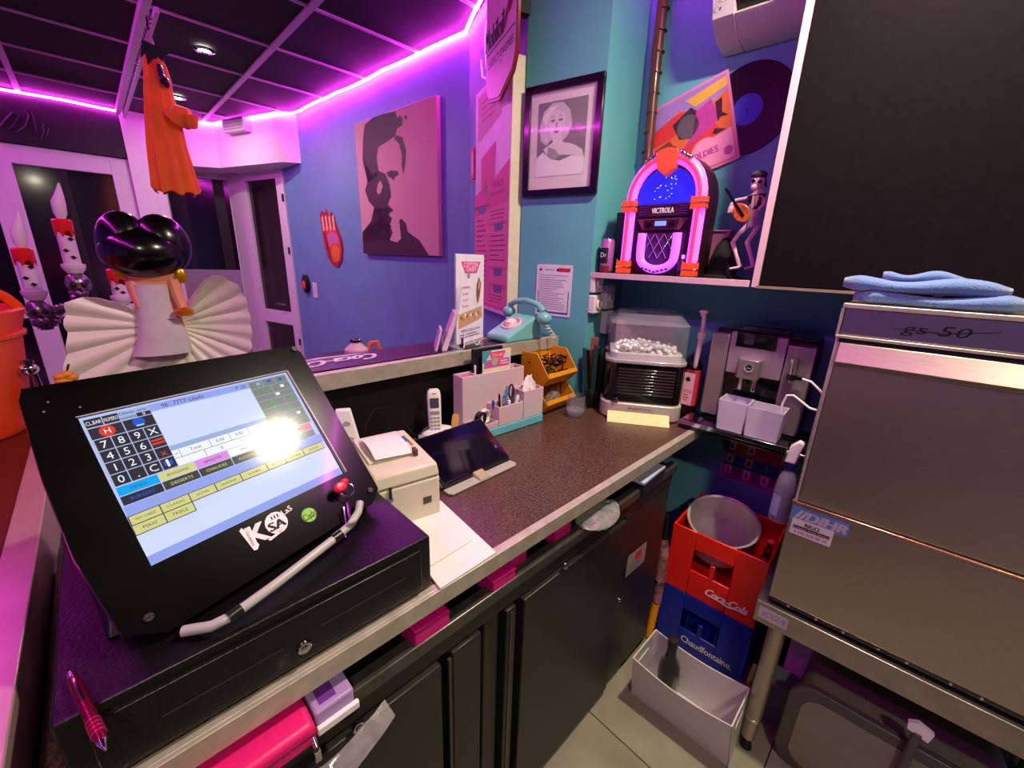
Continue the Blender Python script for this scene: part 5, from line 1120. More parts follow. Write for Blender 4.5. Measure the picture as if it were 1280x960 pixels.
k = thing('black_speaker', 'narrow black box behind the can and jukebox', 'box', Fr(FN.w(.035, .12, Z0), DEG)); obj('housing', G().box(-.018, .035, 0, .05, 0, .235), mat('violet_black_box', '241430', .35), k, bevel=.003)
obj('cable', G().tube([(.0, .02, .235), (.01, .02, .29), (.03, .02, .27), (.035, .02, .2)], .0025, 6), BLACK, k)
k = thing('pink_bag', 'pink folded paper cone between jukebox and skeleton figure', 'bag', Fr(FN.w(.385, .225, Z0), DEG))
obj('cone', G().rings([[(x*s_+dx, y*s_, z) for x, y in ((-.03, -.02), (.03, -.02), (.03, .02), (-.03, .02))] for s_, z, dx in ((.5, 0, 0), (.6, .10, .003), (1.3, .14, .008), (1.5, .162, .01))]), mat('dusky_pink_paper', 'a86090', .5), k); obj('rim', G().box(-.04, .058, -.034, .034, .162, .166), MATS['dusky_pink_paper'], k)
k = thing('small_bottle', 'small dark bottle with a white neck label right of the jukebox', 'bottle', Fr(FN.w(.338, .05, Z0), DEG)); obj('bottle', G().lathe([(.001, 0), (.016, 0), (.016, .04), (.006, .058), (.006, .082), (.001, .083)], 20), BLACKG, k); obj('neck_label', G().lathe([(.0065, .060), (.0065, .074)], 16, caps=False), WHITEI, k)
k = thing('black_hat', 'black pointed felt hat on the shelf beside the skeleton figure', 'hat', Fr(FN.w(.440, .165, Z0), DEG)); obj('hat', G().lathe([(.065, 0), (.063, .006), (.050, .010), (.046, .06), (.030, .11), (.012, .135), (.001, .14)], 28), mat('black_felt', '060506', .9), k)
# skeleton musician
KX, KY = .468, .085; FQ = Fr(FN.w(KX, KY, Z0), DEG)
k = thing('skeleton_musician', 'pale skeletal figurine with black bandana playing an orange guitar', 'figurine', FQ)
def q3(px, py, dy=0): p = FQ.p(px, py, dy); return (p.x, dy, p.z)
BONE = mat('pale_bone_resin', 'cfa8b8', .45); g = G()
g.tube([q3(925, 334), q3(920, 318), q3(916, 303), q3(924, 292), q3(936, 281)], [.007, .0055, .008, .007, .010], 8); g.tube([q3(912, 336, -.02), q3(924, 334, -.01)], [.006, .008], 8, flat=.6)
g.tube([q3(942, 334), q3(938, 318), q3(934, 303), q3(942, 291), q3(947, 281)], [.007, .0055, .008, .007, .010], 8); g.tube([q3(930, 336, -.02), q3(942, 333, -.01)], [.006, .008], 8, flat=.6)
g.tube([q3(941, 281), q3(942, 270), q3(944, 258), q3(947, 246), q3(948, 236)], [.017, .012, .020, .024, .010], 10); g.tube([q3(940, 245), q3(932, 248), q3(920, 250), q3(914, 256)], [.007, .005, .005, .006], 8)
for i in range(4): g.tube([q3(914, 254), q3(911+i*2, 261, -.004), q3(910+i*2.2, 266, -.004)], [.003, .0025, .0015], 6)
g.tube([q3(953, 245), q3(955, 255, -.02), q3(948, 262, -.035)], [.007, .006, .005], 8)
g.ell(q3(947, 227), (.020, .020, .024)); g.ell(q3(943, 234, -.012), (.011, .010, .010)); obj('body', g, BONE, k)
obj('bandana', G().ell(q3(949, 219), (.024, .024, .014)).tube([q3(955, 224, .01), q3(958, 234, .01)], [.008, .003], 8), mat('black_dotted_cloth', '15101c', .7, var=2, scale=80, col2='4a4458'), k); obj('sunglasses', G().box(-.0, .0, 0, 0, 0, 0).ell(q3(942, 226, -.018), (.007, .004, .006)).ell(q3(950, 227, -.018), (.007, .004, .006)), BLACKG, k)
obj('vest', G().tube([q3(946, 244, -.002), q3(945, 262, -.002)], [.027, .020], 12, flat=.8), mat('black_vest', '0c0a10', .7), k)
a = FQ.p(927, 266, -.04); M_g = Matrix.Translation(a) @ Matrix.Rotation(math.radians(-38), 4, 'Y')
obj('guitar_body', G(M_g).prism([(.021*math.cos(t_)*(1+.12*math.cos(2*t_)), .034*math.sin(t_)*(1-.0)) for t_ in [2*math.pi*i/24 for i in range(24)]], -.006, .006, 'y'), mat('sunburst_orange', 'b04a10', .25, coat=.6, var=.7, scale=22), k, bevel=.002); obj('guitar_neck', G(M_g).box(-.004, .004, -.008, -.002, .02, .095).box(-.004, .004, -.0085, -.006, -.015, .02), BLACKG, k)
obj('shorts', G().tube([q3(941, 284), q3(942, 272)], [.020, .018], 12), mat('grey_lilac_cloth', '9a84a4', .7), k)
# album sleeve and record on the wall
WX = Fr(FR.o, DEG)
def Wp(px, py, dy=-.004): return WX.p(px, py, dy)
c_ = Wp(934, 137)
k = thing('vinyl_record', 'black vinyl record with blue label on the wall behind the sleeve', 'record', Fr(WX.w(c_.x, 0, c_.z), DEG)); MX = Matrix.Rotation(math.pi/2, 4, 'X'); MX.translation = (0, -.002, 0)
obj('disc', G(MX).lathe([(.148, 0), (.149, .0015), (.147, .003), (.001, .003)], 64), mat('vinyl_black', '070608', .35, spec=.3, var=.3, scale=200), k)
g = G(MX)
for r_ in (.095,): g.lathe([(r_, .0031), (r_+.0015, .0035), (r_+.003, .0031)], 64, caps=False)
obj('groove', g, mat('vinyl_groove', '121014', .3), k); obj('label', G(MX).lathe([(.050, .0031), (.050, .0042), (.001, .0042)], 40), mat('blue_record_label', '3a50c8', .5), k); obj('spindle_hole', G(MX).lathe([(.004, .0043), (.001, .0044)], 12), INK, k)
A, B, C_, D_ = [Wp(*p, -.006) for p in ((810, 142), (911, 86), (935, 193), (855, 238))]
Xv = (B-A); Xd = Vector((Xv.x, 0, Xv.z)).normalized(); Yd = Vector((Xd.z, 0, -Xd.x)); s_ = .315; O = Vector((B.x, -.010, B.z))-Xd*s_
k = thing('album_sleeve', 'colourful pink and orange album sleeve tilted on the wall above the jukebox', 'album sleeve', Fr(WX.w(0, 0, 0), DEG))
f_ = lambda u, v, y: tuple(O+Xd*u*s_+Yd*v*s_+Vector((0, y, 0)))
obj('sleeve', G().hexa([f_(0, 0, .004), f_(1, 0, .004), f_(1, 1, .004), f_(0, 1, .004)], [f_(0, 0, 0), f_(1, 0, 0), f_(1, 1, 0), f_(0, 1, 0)]), mat('pink_sleeve_border', 'd880b0', .5), k)
P = PR(f_(0, 0, 0), f_(1, 0, 0), f_(0, 1, 0), (0, -1, 0), .0006)
P.rect(.03, .03, .97, .97, 0, 0)
P.poly([(.03, .03), (.97, .03), (.97, .20), (.70, .30), (.40, .18), (.03, .30)], 1, 1); P.poly([(.03, .28), (.40, .20), (.62, .26), (.30, .44), (.03, .46)], 2, 1); P.poly([(.50, .10), (.97, .06), (.97, .16), (.60, .22)], 6, 2)
P.poly([(.30, .30), (.55, .20), (.72, .42), (.55, .56), (.36, .50)], 3, 2); P.disc(.48, .40, .042, 5, 3); P.poly([(.60, .28), (.78, .22), (.84, .44), (.70, .64), (.40, .74), (.30, .70), (.52, .52)], 4, 3)
P.disc(.14, .70, .05, 7, 2); P.poly([(.03, .50), (.24, .46), (.34, .66), (.30, .86), (.03, .92)], 7, 1)
for i in range(26): P.disc(random.uniform(.06, .30), random.uniform(.52, .86), .006, (8, 2, 3)[i % 3], 3)
P.poly([(.28, .66), (.80, .52), (.84, .60), (.34, .80)], 2, 4); P.disc(.64, .79, .055, 9, 5); P.t('OLDIES', .64, .79, .075, 4, 6, width=.29, bold=.06)
P.poly([(.72, .66), (.96, .62), (.96, .96), (.70, .96)], 9, 2); P.disc(.89, .86, .016, 4, 3); P.poly([(.74, .60), (.78, .56), (.90, .62), (.78, .63)], 3, 5); P.poly([(.82, .28), (.90, .26), (.88, .42), (.94, .48), (.86, .46), (.82, .50)], 8, 4)
obj('cover_print', P, [mat('sleeve_orange', 'd8642c', .5), mat('sleeve_lilac', '9a7ac0', .5), mat('sleeve_red', 'd03430', .5), mat('sleeve_charcoal', '2c2430', .5), mat('sleeve_magenta', 'b03a90', .5), mat('sleeve_grey', '5a5058', .5), mat('sleeve_yellow', 'd8a83c', .5), mat('sleeve_brown', '7a3a28', .5), mat('sleeve_dark', '3a1420', .5), mat('sleeve_pink', 'e08ab4', .5)], k)
# pipe
p1, p2, p3, p4_ = Wp(829, 0, -.03), Wp(822, 60, -.03), Wp(816, 125, -.03), Wp(814, 195, -.03)
k = thing('wrapped_pipe', 'brown taped pipe running down the wall left of the album sleeve', 'pipe', Fr(WX.w(0, 0, 0), DEG))
obj('pipe', G().tube([(p1.x-.004, -.028, 2.64), tuple(p1), tuple(p2), tuple(p3), (p4_.x, -.028, 1.46)], [.020, .020, .021, .020, .018], 12), mat('brown_pipe_tape', '5a2c20', .35, var=.3, scale=30, coat=.3), k)
g = G()
for i in range(16): zz = 1.5+i*.07; g.tube([(p3.x+.006*(zz-1.9), -.028, zz), (p3.x+.006*(zz-1.9), -.028, zz+.004)], .0225, 12)
obj('tape_edge', g, mat('dark_tape_edge', '30140e', .4), k)
# air conditioner
a, b = Wp(884, 0, -.17), Wp(1003, 0, -.17); lo = Wp(940, 60, -.10)
FA = Fr(WX.w(Wp(903, 68, -.02).x-.0, 0, Wp(903, 70, -.02).z), DEG)
k = thing('air_conditioner', 'white wall air conditioner with an open louvre at the top right', 'air conditioner', FA)
pf = [(-.002, 0), (-.10, .012), (-.165, .055), (-.19, .12), (-.20, .30), (-.002, .30)]
AC = mat('aircon_white', 'cfc6cc', .35, var=.03)
obj('body', G().prism(pf, 0, .07, 'x').prism([(-.002, 0), (-.10, .012), (-.165, .055), (-.14, .07), (-.08, .16), (-.08, .30), (-.002, .30)], .07, .80, 'x').prism([(-.19, .16), (-.20, .30), (-.08, .30), (-.08, .16)], .07, .80, 'x').prism(pf, .80, .86, 'x'), AC, k, bevel=.003)
obj('outlet_slot', G().prism([(-.145, .068), (-.085, .155), (-.18, .158), (-.178, .10)], .0705, .7995, 'x'), BLACK, k)
obj('louvre', G().prism([(-.186, .095), (-.192, .100), (-.176, .150), (-.170, .148)], .075, .795, 'x'), AC, k, bevel=.001)
P = PR((.015, -.1665, .10), (.055, -.1665, .10), (.015, -.1665, .075), (0, -1, 0), .026); P.t('24C', .3, .5, .5, 0); P.disc(.8, .5, .004, 0, 1); obj('marking', P, [GREYI], k)
# ice maker
FI = Fr((1.324, .824, ZT), -56.2)
def I(px, py, dy=0): return FI.p(px, py, dy)
k = thing('ice_maker', 'countertop ice maker with a clear lid full of ice and a slatted black front', 'ice maker', FI)
zb1 = I(750, 500).z; zb2 = I(762, 452).z; zt_i = I(765, 392).z; Wd = .285
def rr(x0, x1, y0, y1, z0, z1, r, m=0, g=None, inset=0, n_=6):
    g = g or G(); R = []
    for z, ins in ((z0, 0), (z1, inset)):
        row = []
        for cx_, cy_, a0 in ((x1-r-ins, y0+r+ins, -90), (x1-r-ins, y1-r-ins, 0), (x0+r+ins, y1-r-ins, 90), (x0+r+ins, y0+r+ins, 180)):
            for i in range(n_+1): a = math.radians(a0+90*i/n_); row.append((cx_+r*math.cos(a), cy_+r*math.sin(a), z))
        R.append(row)
    return g.rings(R, m)
obj('silver_base', rr(-.01, Wd+.008, -.012, .30, .004, zb1, .05), mat('silver_lit_cream', 'c4b8ac', .35, .3), k, bevel=.004)  # cream of the lamp light is put into the silver colour
obj('black_body', rr(.0, Wd, 0, .29, zb1+.001, zb2, .04), BLACKG, k, bevel=.003)
g = G()
for i in range(9): z = zb1+.035+i*(zb2-zb1-.05)/9; g.box(.045, Wd-.035, -.007, .002, z, z+.007)
obj('slat', g, mat('gloss_slat', '2c2424', .12, coat=.8), k, bevel=.002)
obj('feet_knob', G().ell((.045, -.012, zb1+.015), (.014, .010, .008)), BLACKG, k)
ICEL = mat('smoky_clear_lid', 'd8d4e0', .08, alpha=.15, coat=.8, var=.05)
zz0, zz1 = zb2+.003, zt_i-.035
g = G()
rr(.0, Wd, .0, .27, zz0, zz1, .045, g=g); rr(.0, Wd, .0, .27, zz1, zt_i, .045, g=g, inset=.030)
obj('clear_lid', g, ICEL, k)
obj('lid_rim', G().prism([(-.006, zz0), (.05, zz0)], -.01, -.01, 'y') if False else rr(-.006, Wd+.006, -.006, .28, zb2-.002, zb2+.012, .048), mat('clear_rim_grey', 'b8b4bc', .15, coat=.6, alpha=.7), k, bevel=.003)
obj('top_handle', G().tube([(.09, .04, zt_i+.004), (.14, .035, zt_i+.008), (.20, .04, zt_i+.004)], .006, 8), mat('dark_lid_handle', '241c38', .2, coat=.6), k)
obj('inner_tray', rr(.012, Wd-.012, .010, .255, zz0+.002, zz0+.030, .04), mat('inner_frosted', 'c4bcc0', .5), k); obj('inner_back', G().box(.03, Wd-.03, .19, .20, zz0+.03, zz1-.01), mat('inner_mauve', '8c7084', .5, var=.2, scale=60), k)
R = []; g = G(); rnd = random.Random(3)
for i in range(170):
    x, y = rnd.uniform(.03, Wd-.03), rnd.uniform(.03, .18); z = zz0+.028+rnd.uniform(0, .038)*(1-abs(x-Wd*.45)/(Wd*.9)); g.ell((x, y, z), (.010, .009, .008), nu=7, nv=5)
o = obj('ice_cubes', g, mat('ice_white', 'dcdcdc', .25, var=.1), k); o['kind'] = 'stuff'
t2 = I(762, 514, -.03), I(845, 541, -.03)
obj('cream_drip_panel', G().hexa([(.02, -.055, .0), (.245, -.055, 0), (.245, -.02, 0), (.02, -.02, 0)], [(.02, -.016, .032), (.245, -.016, .032), (.245, -.0145, .032), (.02, -.0145, .032)]), mat('cream_card', 'e4d49a', .6), k)['label'] = 'cream folded panel under the front of the ice maker'
TX = Matrix.Translation((.135, -.0140, zb1*.74)) @ Matrix(((1, 0, 0, 0), (0, 0, -1, 0), (0, 1, 0, 0), (0, 0, 0, 1)))
obj('lettering', G().text('SilverCrest', TX, .009, width=.085), INK, k)
# narrow shelf carrying the coffee machine
k = thing('machine_shelf', 'dark narrow shelf under the coffee machine', 'shelf', Fr((1.572, .508, .87), DEG)); obj('board', G().box(.0, .34, .0, .205, 0, .028), mat('dark_shelf_board', '1c1420', .5), k); obj('bracket', G().prism([(.03, -.001), (.2, -.001), (.2, -.14)], .03, .045, 'x').prism([(.03, -.001), (.2, -.001), (.2, -.14)], .30, .315, 'x'), BLACK, k)
# coffee machine
FE = Fr((1.55, .56, .0), DEG)
def E(px, py, dy=0): return FE.p(px, py, dy)
k = thing('coffee_machine', 'silver and black bean-to-cup coffee machine with twin spouts', 'coffee machine', Fr((1.55, .56, .9), DEG))
FE = Fr((1.55, .56, .9), DEG)
SIL = mat('silver_front', 'a8989c', .32, .75, var=.04, scale=40); SILC = mat('silver_centre_panel', 'b09aa8', .38, .6, var=.03)
aL, aR = E(873, 515), E(1018, 425); top = E(890, 410).z; 
def xs(px, py): return E(px, py).x
XL, X1, X2, XR = .02, xs(905, 470)-.0, xs(980, 470), xs(1013, 470)
x_l = xs(886, 445)
obj('body', G().box(x_l+.004, XR-.002, .03, .20, .035, top-.01), BLACK, k, bevel=.01)
obj('left_panel', G().box(x_l, xs(906, 460), .0, .04, .045, top-.012), SIL, k, bevel=.005)
x_r0, x_r1 = xs(979, 455), XR
obj('right_panel', G().box(x_r0+.002, x_r1, .0, .04, .040, top-.022), SIL, k, bevel=.005)
xa, xb = xs(908, 455), x_r0; zc0 = E(940, 470).z; zc0 = E(930, 468).z
obj('centre_panel', G().box(xa+.001, xb, -.004, .03, zc0, top-.004), SILC, k, bevel=.002)
dTL, dBR = E(923, 411, -.006), E(969, 440, -.006)
obj('display', G().box(dTL.x, dBR.x, -.007, -.003, dBR.z, top+.001), mat('black_machine_display', '0c0810', .06, coat=.8), k, bevel=.002)
obj('display_glow', G().box(dTL.x+.025, dTL.x+.055, -.0076, -.0072, dBR.z+.012, dBR.z+.045), mat('dim_display_image', '40303c', .3, var=.6, scale=40), k)
obj('bean_lid', G().prism([(dTL.x-.01, top), (dBR.x+.03, top), (dBR.x+.02, top+.022), (dTL.x+.01, top+.022)], .02, .19, 'y').box(x_l+.005, XR-.005, .035, .195, top-.012, top), BLACKG, k, bevel=.004)
obj('brew_recess', G().box(xa+.001, xb, .022, .03, .05, zc0), BLACKG, k)
sx0_, sx1_ = xs(924, 460), xs(953, 460); sz1, sz0 = E(938, 449, -.03).z, E(938, 474, -.03).z
obj('spout_block', rr(sx0_, sx1_, -.045, .01, sz0, sz1, .012), SIL, k, bevel=.003)
g = G(); c_ = E(936, 460, -.046); Mb = Matrix.Translation((c_.x, -.046, c_.z)) @ Matrix.Rotation(math.pi/2, 4, 'X')
obj('badge', G(Mb).lathe([(.0135, 0), (.0135, .003), (.0105, .003), (.0105, .001), (.001, .001)], 28), CHROME, k); obj('badge_face', G(Mb).lathe([(.0105, .0012), (.001, .0022)], 24).text('jura', Matrix.Translation((0, 0, .0028)), .005, 1, width=.013), [BLACKG, WHITEI], k)
g = G()
for px in (924, 941): q = E(px, 476, -.03); g.box(q.x-.001, q.x+.012, -.036, -.022, sz0-.042, sz0)
obj('spout', g, CHROME, k, bevel=.003)
q = E(993, 455, -.02); g = G().cyl((q.x, -.022, q.z-.034), (q.x, -.022, q.z+.018), .0125, n=20).cyl((q.x, -.022, q.z-.062), (q.x, -.022, q.z-.052), .006, n=14); obj('milk_frother', g, CHROME, k, bevel=.001); obj('frother_collar', G().cyl((q.x, -.022, q.z-.052), (q.x, -.022, q.z-.034), .0135, n=20).box(q.x-.006, q.x+.03, -.028, -.016, q.z-.048, q.z-.038), BLACKG, k)
zt5 = E(873, 517).z
obj('drip_tray', G().box(-.02, XR-.005, -.10, .03, .004, .032), BLACKG, k, bevel=.004); obj('tray_rim', G().box(-.022, XR-.003, -.104, -.098, .018, .034), CHROME, k, bevel=.001)
g = G()
for i in range(10): g.box(-.01+i*.006, -.007+i*.006, -.09, .0, .0325, .036)
obj('tray_grille', g, CHROME, k)
obj('base', G().box(x_l+.01, XR-.01, -.0, .19, .0005, .034), BLACK, k)
h1 = [(q.x+.03, -.022, q.z-.043), (q.x+.055, -.03, q.z-.045), (q.x+.085, -.03, q.z-.07), (q.x+.10, -.02, q.z-.10)]
hs = thing('milk_hose', 'white milk hose from the frother to behind the dishwasher', 'hose', FE); obj('hose', G().tube(h1, .0035, 10), WHITEI, hs)
hs = thing('milk_hose', 'white milk hose bending out of the frosted container', 'hose', FE)
pts_ = [E(*p, -.06) for p in ((976, 523), (978, 505), (984, 494), (992, 494), (1002, 502), (1012, 510), (1022, 513))]; obj('hose', G().tube([(p.x, -.062, p.z) for p in pts_], .0036, 10), WHITEI, hs)
# frosted container
a, b, c = E(900, 497, -.085), E(982, 505, -.085), E(899, 530, -.085)
k = thing('frosted_container', 'frosted plastic two-part container on the coffee machine drip tray', 'container', Fr(FE.w(a.x+.008, -.097, .0365), DEG)); W5 = b.x-a.x; h5 = a.z-.0365
FRO = mat('frosted_plastic', 'd0c8dc', .5, alpha=.82, var=.05, scale=8)
def tub(x0, x1, d0, d1, h, fl=.006, w_=.003):
    g = G(); g.hexa([(x0, d0, 0), (x1, d0, 0), (x1, d0+w_, 0), (x0, d0+w_, 0)], [(x0-fl, d0-fl, h), (x1+fl, d0-fl, h), (x1+fl, d0-fl+w_, h), (x0-fl, d0-fl+w_, h)])
    g.hexa([(x0, d1-w_, 0), (x1, d1-w_, 0), (x1, d1, 0), (x0, d1, 0)], [(x0-fl, d1+fl-w_, h), (x1+fl, d1+fl-w_, h), (x1+fl, d1+fl, h), (x0-fl, d1+fl, h)])
    g.hexa([(x0, d0, 0), (x0+w_, d0, 0), (x0+w_, d1, 0), (x0, d1, 0)], [(x0-fl, d0-fl, h), (x0-fl+w_, d0-fl, h), (x0-fl+w_, d1+fl, h), (x0-fl, d1+fl, h)])
    g.hexa([(x1-w_, d0, 0), (x1, d0, 0), (x1, d1, 0), (x1-w_, d1, 0)], [(x1+fl-w_, d0-fl, h), (x1+fl, d0-fl, h), (x1+fl, d1+fl, h), (x1+fl-w_, d1+fl, h)])
    return g.box(x0, x1, d0, d1, 0, w_)
obj('compartment', tub(0, W5*.42, 0, .075, h5), FRO, k); obj('compartment', tub(W5*.42+.008, W5-.008, 0, .075, h5*.97), FRO, k)
# syrup bottle with pump
FY = Fr((1.60, .60, ZT), DEG)
def Y_(px, py): return FY.p(px, py)
k = thing('syrup_bottle', 'syrup bottle with a tall pale pump and red label between the machines', 'bottle', Fr((1.60, .60, ZT), DEG))
cx_ = Y_(864, 482).x; zl0, zl1 = Y_(864, 505).z, Y_(864, 463).z
obj('bottle', G().lathe([(.001, 0), (.030, 0), (.032, .01), (.032, zl1+.01), (.028, zl1+.03), (.012, zl1+.05), (.012, zl1+.065), (.001, zl1+.066)], 28, c=(cx_, 0, 0)), mat('dark_syrup_glass', '180a0e', .1, coat=.6), k)
obj('label', G().lathe([(.0325, zl0), (.0325, zl1+.01)], 28, c=(cx_, 0, 0), caps=False), mat('red_syrup_label', 'b83048', .5, var=.1), k)
P = PR((cx_-.020, -.0335, zl1-.002), (cx_+.020, -.0335, zl1-.002), (cx_-.020, -.0335, zl0+.004), (0, -1, 0), .0012); P.rect(0, 0, 1, 1, 0); P.disc(.4, .2, .009, 1, 1); P.t('sirop', .5, .55, .13, 2, 1, width=.8); P.lines(.1, .9, .68, .92, 3, 2, 1); obj('label_print', P, [PINKL, INK, REDI], k)
pt = Y_(885, 388); pm = Y_(881, 418); pb = Y_(873, 455); PUMP = mat('pale_pink_pump', 'd0a8bc', .4)
g = G().tube([(pb.x, -.035, pb.z-.01), (pb.x, -.035, pb.z), ((pm.x+pb.x)/2, -.034, (pm.z+pb.z)/2), (pm.x, -.034, pm.z-.012)], [.005, .008, .009, .009], 14).tube([(pm.x, -.034, pm.z-.012), (pm.x+.001, -.034, pm.z+.012)], .014, 16).tube([(pm.x+.001, -.034, pm.z+.012), (pt.x, -.034, pt.z-.008)], .007, 12).box(pt.x-.014, pt.x+.012, -.045, -.025, pt.z-.008, pt.z+.002).box(pt.x-.010, pt.x+.004, -.04, -.03, pt.z-.02, pt.z-.008)
g.tube([(pb.x, -.035, pb.z), (cx_, 0, zl1+.066)], .004, 8)
obj('pump', g, PUMP, k, bevel=.001)
# poster under the shelf, teal wall behind
a, b = WX.p(905, 546, -.002), WX.p(985, 610, -.002)
x0, x1 = WX.p(903, 570, -.002).x, WX.p(992, 590, -.002).x; z1 = WX.p(945, 553, -.002).z; z0 = WX.p(935, 607, -.002).z
k = thing('hygiene_poster', 'violet and red pictogram poster low on the wall under the coffee machine', 'poster', Fr(WX.w(x0, 0, z0), DEG)); w_, h_ = x1-x0, z1-z0
obj('sheet', G().box(0, w_, -.003, -.001, 0, h_), mat('violet_poster', 'a85aa8', .5), k)
P = PR((0, -.003, h_), (w_, -.003, h_), (0, -.003, 0), (0, -1, 0), .0005); P.rect(.05, .05, .95, .38, 0, 1); P.rect(.05, .38, .95, .66, 1, 1); P.rect(.05, .66, .95, .88, 2, 1)
for u_, v_ in ((.12, .2), (.4, .2), (.88, .22), (.12, .5), (.4, .5), (.88, .52), (.12, .76), (.4, .77), (.66, .77)): P.rect(u_-.055, v_-.10, u_+.055, v_+.10, 3, 2); P.poly([(u_-.03, v_+.06), (u_, v_-.07), (u_+.03, v_+.06)], 4, 3)
P.t('!', .66, .5, .12, 3, 3); P.lines(.08, .9, .90, .98, 2, 4, 2); obj('print', P, [mat('poster_red', 'b01828', .5), mat('poster_blue', '3030a0', .5), mat('poster_plum', '6a2450', .5), mat('poster_pink', 'c88ac0', .5), INK], k)
# ================================================================ CRATES, BIN, POT
FCr = Fr((1.40, .512, 0), DEG)
def Cc(px, py, dy=0): return FCr.p(px, py, dy)
def crate(z0, h, m, name_txt, lab, txt_mat, script=False, dv=.62):
    k = thing('bottle_crate', lab, 'crate', Fr(FCr.w(0, 0, z0), DEG)); W, D, w_ = .320, .30, .008
    g = G(); wx0, wx1, wz0, wz1 = .085, .222, h*.40, h*.74
    for y0 in (0, D-w_):
        g.box(0, wx0, y0, y0+w_, 0, h).box(wx1, W, y0, y0+w_, 0, h).box(wx0, wx1, y0, y0+w_, 0, wz0).box(wx0, wx1, y0, y0+w_, wz1, h)
    g.box(0, w_, w_, D-w_, 0, h).box(W-w_, W, w_, D-w_, 0, h).box(w_, W-w_, w_, D-w_, 0, w_)
    obj('crate_wall', g, m, k, bevel=.003)
    g = G()
    for i in range(1, 6): g.box(i*W/6-.0015, i*W/6+.0015, w_, D-w_, .010, h*dv)
    for i in range(1, 5): g.box(w_, W-w_, i*D/5-.0015, i*D/5+.0015, .010, h*dv)
    obj('divider', g, m, k)
    obj('window_bar', G().box(.150, .166, -.001, w_, wz0, wz0+.055), m, k, bevel=.002)
    P = PR((0, 0, h), (W, 0, h), (0, 0, 0), (0, -1, 0), .0008); P.t(name_txt, .68 if script else .60, .80 if script else .76, .115 if script else .11, 0, 1, shear=.35 if script else 0, width=.44 if script else .58, bold=.05 if script else .02)
    if script: P.poly([(.50, .86), (.58, .83), (.72, .86), (.88, .83), (.72, .885), (.60, .86)], 0, 1)
    obj('lettering', P, [txt_mat], k); return k
RED = mat('red_crate_plastic', 'e01c14', .35, var=.04); BLU = mat('blue_crate_plastic', '0f2496', .35, var=.04)
ck = crate(.001, .268, BLU, 'Chaudfontaine.', 'dark blue bottle crate on the floor under the red one', WHITEI)
crate(.2705, .272, RED, 'Coca-Cola', 'red bottle crate stacked on the blue crate, holding a steel pot', WHITEI, True, .22)
# loose bottles in the red crate
for i, (x, y) in enumerate(((.285, .06), (.285, .13), (.285, .20), (.285, .26), (.035, .272))):
    k = thing('cola_bottle', 'dark bottle with a red cap in the red crate' + (' in the front right corner', ', second along the right side', ', third along the right side', ' in the rear right corner', ' in the rear left corner', ', second of the rear row', ', third of the rear row')[i], 'bottle', Fr(FCr.w(x, y, .2705+.010), DEG), 'bottles in the red crate')
    if i == 0:
        o1 = obj('bottle', G().lathe([(.001, 0), (.020, 0), (.021, .01), (.020, .10), (.010, .15), (.009, .185), (.001, .186)], 18), mat('dark_cola_glass', '1a0808', .08, coat=.7), k); o2 = obj('cap', G().lathe([(.012, .180), (.012, .190), (.001, .192)], 16), REDI, k)
    else:
        for s_ in (o1, o2): c = s_.copy(); S.collection.objects.link(c); c.parent = k
# pot
k = thing('steel_pot', 'large dented steel pot with two handles tilted in the red crate', 'pot', Fr((1.47, .38, .49), DEG)); h_ = .135; r_ = .121
k.rotation_euler = (math.radians(17), math.radians(3), FCr.a)
_a = k.rotation_euler.to_matrix() @ Vector((0, 0, 1)); _d = ray(904, 650); k.location = EYE+_d*(1.545/_d.x)-_a*h_
POT = mat('worn_aluminium', 'd0c8c4', .40, .35, var=.15, scale=12)
obj('pot', G().lathe([(.001, 0), (r_*.93, 0), (r_*.985, .012), (r_, h_-.004), (r_+.006, h_), (r_+.003, h_+.003), (r_-.004, h_-.003), (r_*.95, .012), (.001, .008)], 48), POT, k)
for s_, nm in ((1, 0), (-1, 1)):
    a0 = math.radians(-70 if s_ > 0 else 110+70)
    g = G(); e = Vector((math.cos(a0), math.sin(a0), 0)); tt = Vector((-e.y, e.x, 0)); b_ = e*(r_+.002)+Vector((0, 0, h_-.035))
    g.tube([b_-tt*.032, b_-tt*.032+e*.022+Vector((0, 0, .006)), b_+e*.032+Vector((0, 0, .010)), b_+tt*.032+e*.022+Vector((0, 0, .006)), b_+tt*.032], .006, 10); obj('handle', g, CHROME, k)
# white plastic bin with bottle
k = thing('white_bin', 'white plastic storage box with cut-out handles on the floor before the crates', 'storage box', Fr((1.105, .452, .001), -87))
def cur(t_, z): return z
W, D, Hh = .325, .125, .210; n_ = 12; w_ = .004
def wall(p0, p1, q0, q1, sag, nrm, hole=None):
    """bottom edge p0-p1, top edge q0-q1; top sags in the middle"""
    p0, p1, q0, q1, nrm = map(Vector, (p0, p1, q0, q1, nrm)); R = []
    for i in range(n_+1):
        t_ = i/n_; b = p0.lerp(p1, t_); q = q0.lerp(q1, t_); q = b+(q-b)*(1-sag*math.sin(math.pi*t_)**1.0); bow = nrm*(.004*math.sin(math.pi*t_))
        R.append([tuple(b), tuple(q+bow), tuple(q+bow-nrm*w_), tuple(b-nrm*w_)])
    return R
fl = .045; top = lambda x, y: (x, y, Hh)
BIN = mat('white_bin_plastic', 'cfcac8', .45, var=.03)
A = [(0, 0, 0), (W, 0, 0), (W, D, 0), (0, D, 0)]; T_ = [(.002, -fl, Hh), (W-.012, -fl, Hh), (W-.004, D-.006, Hh), (.010, D-.006, Hh)]
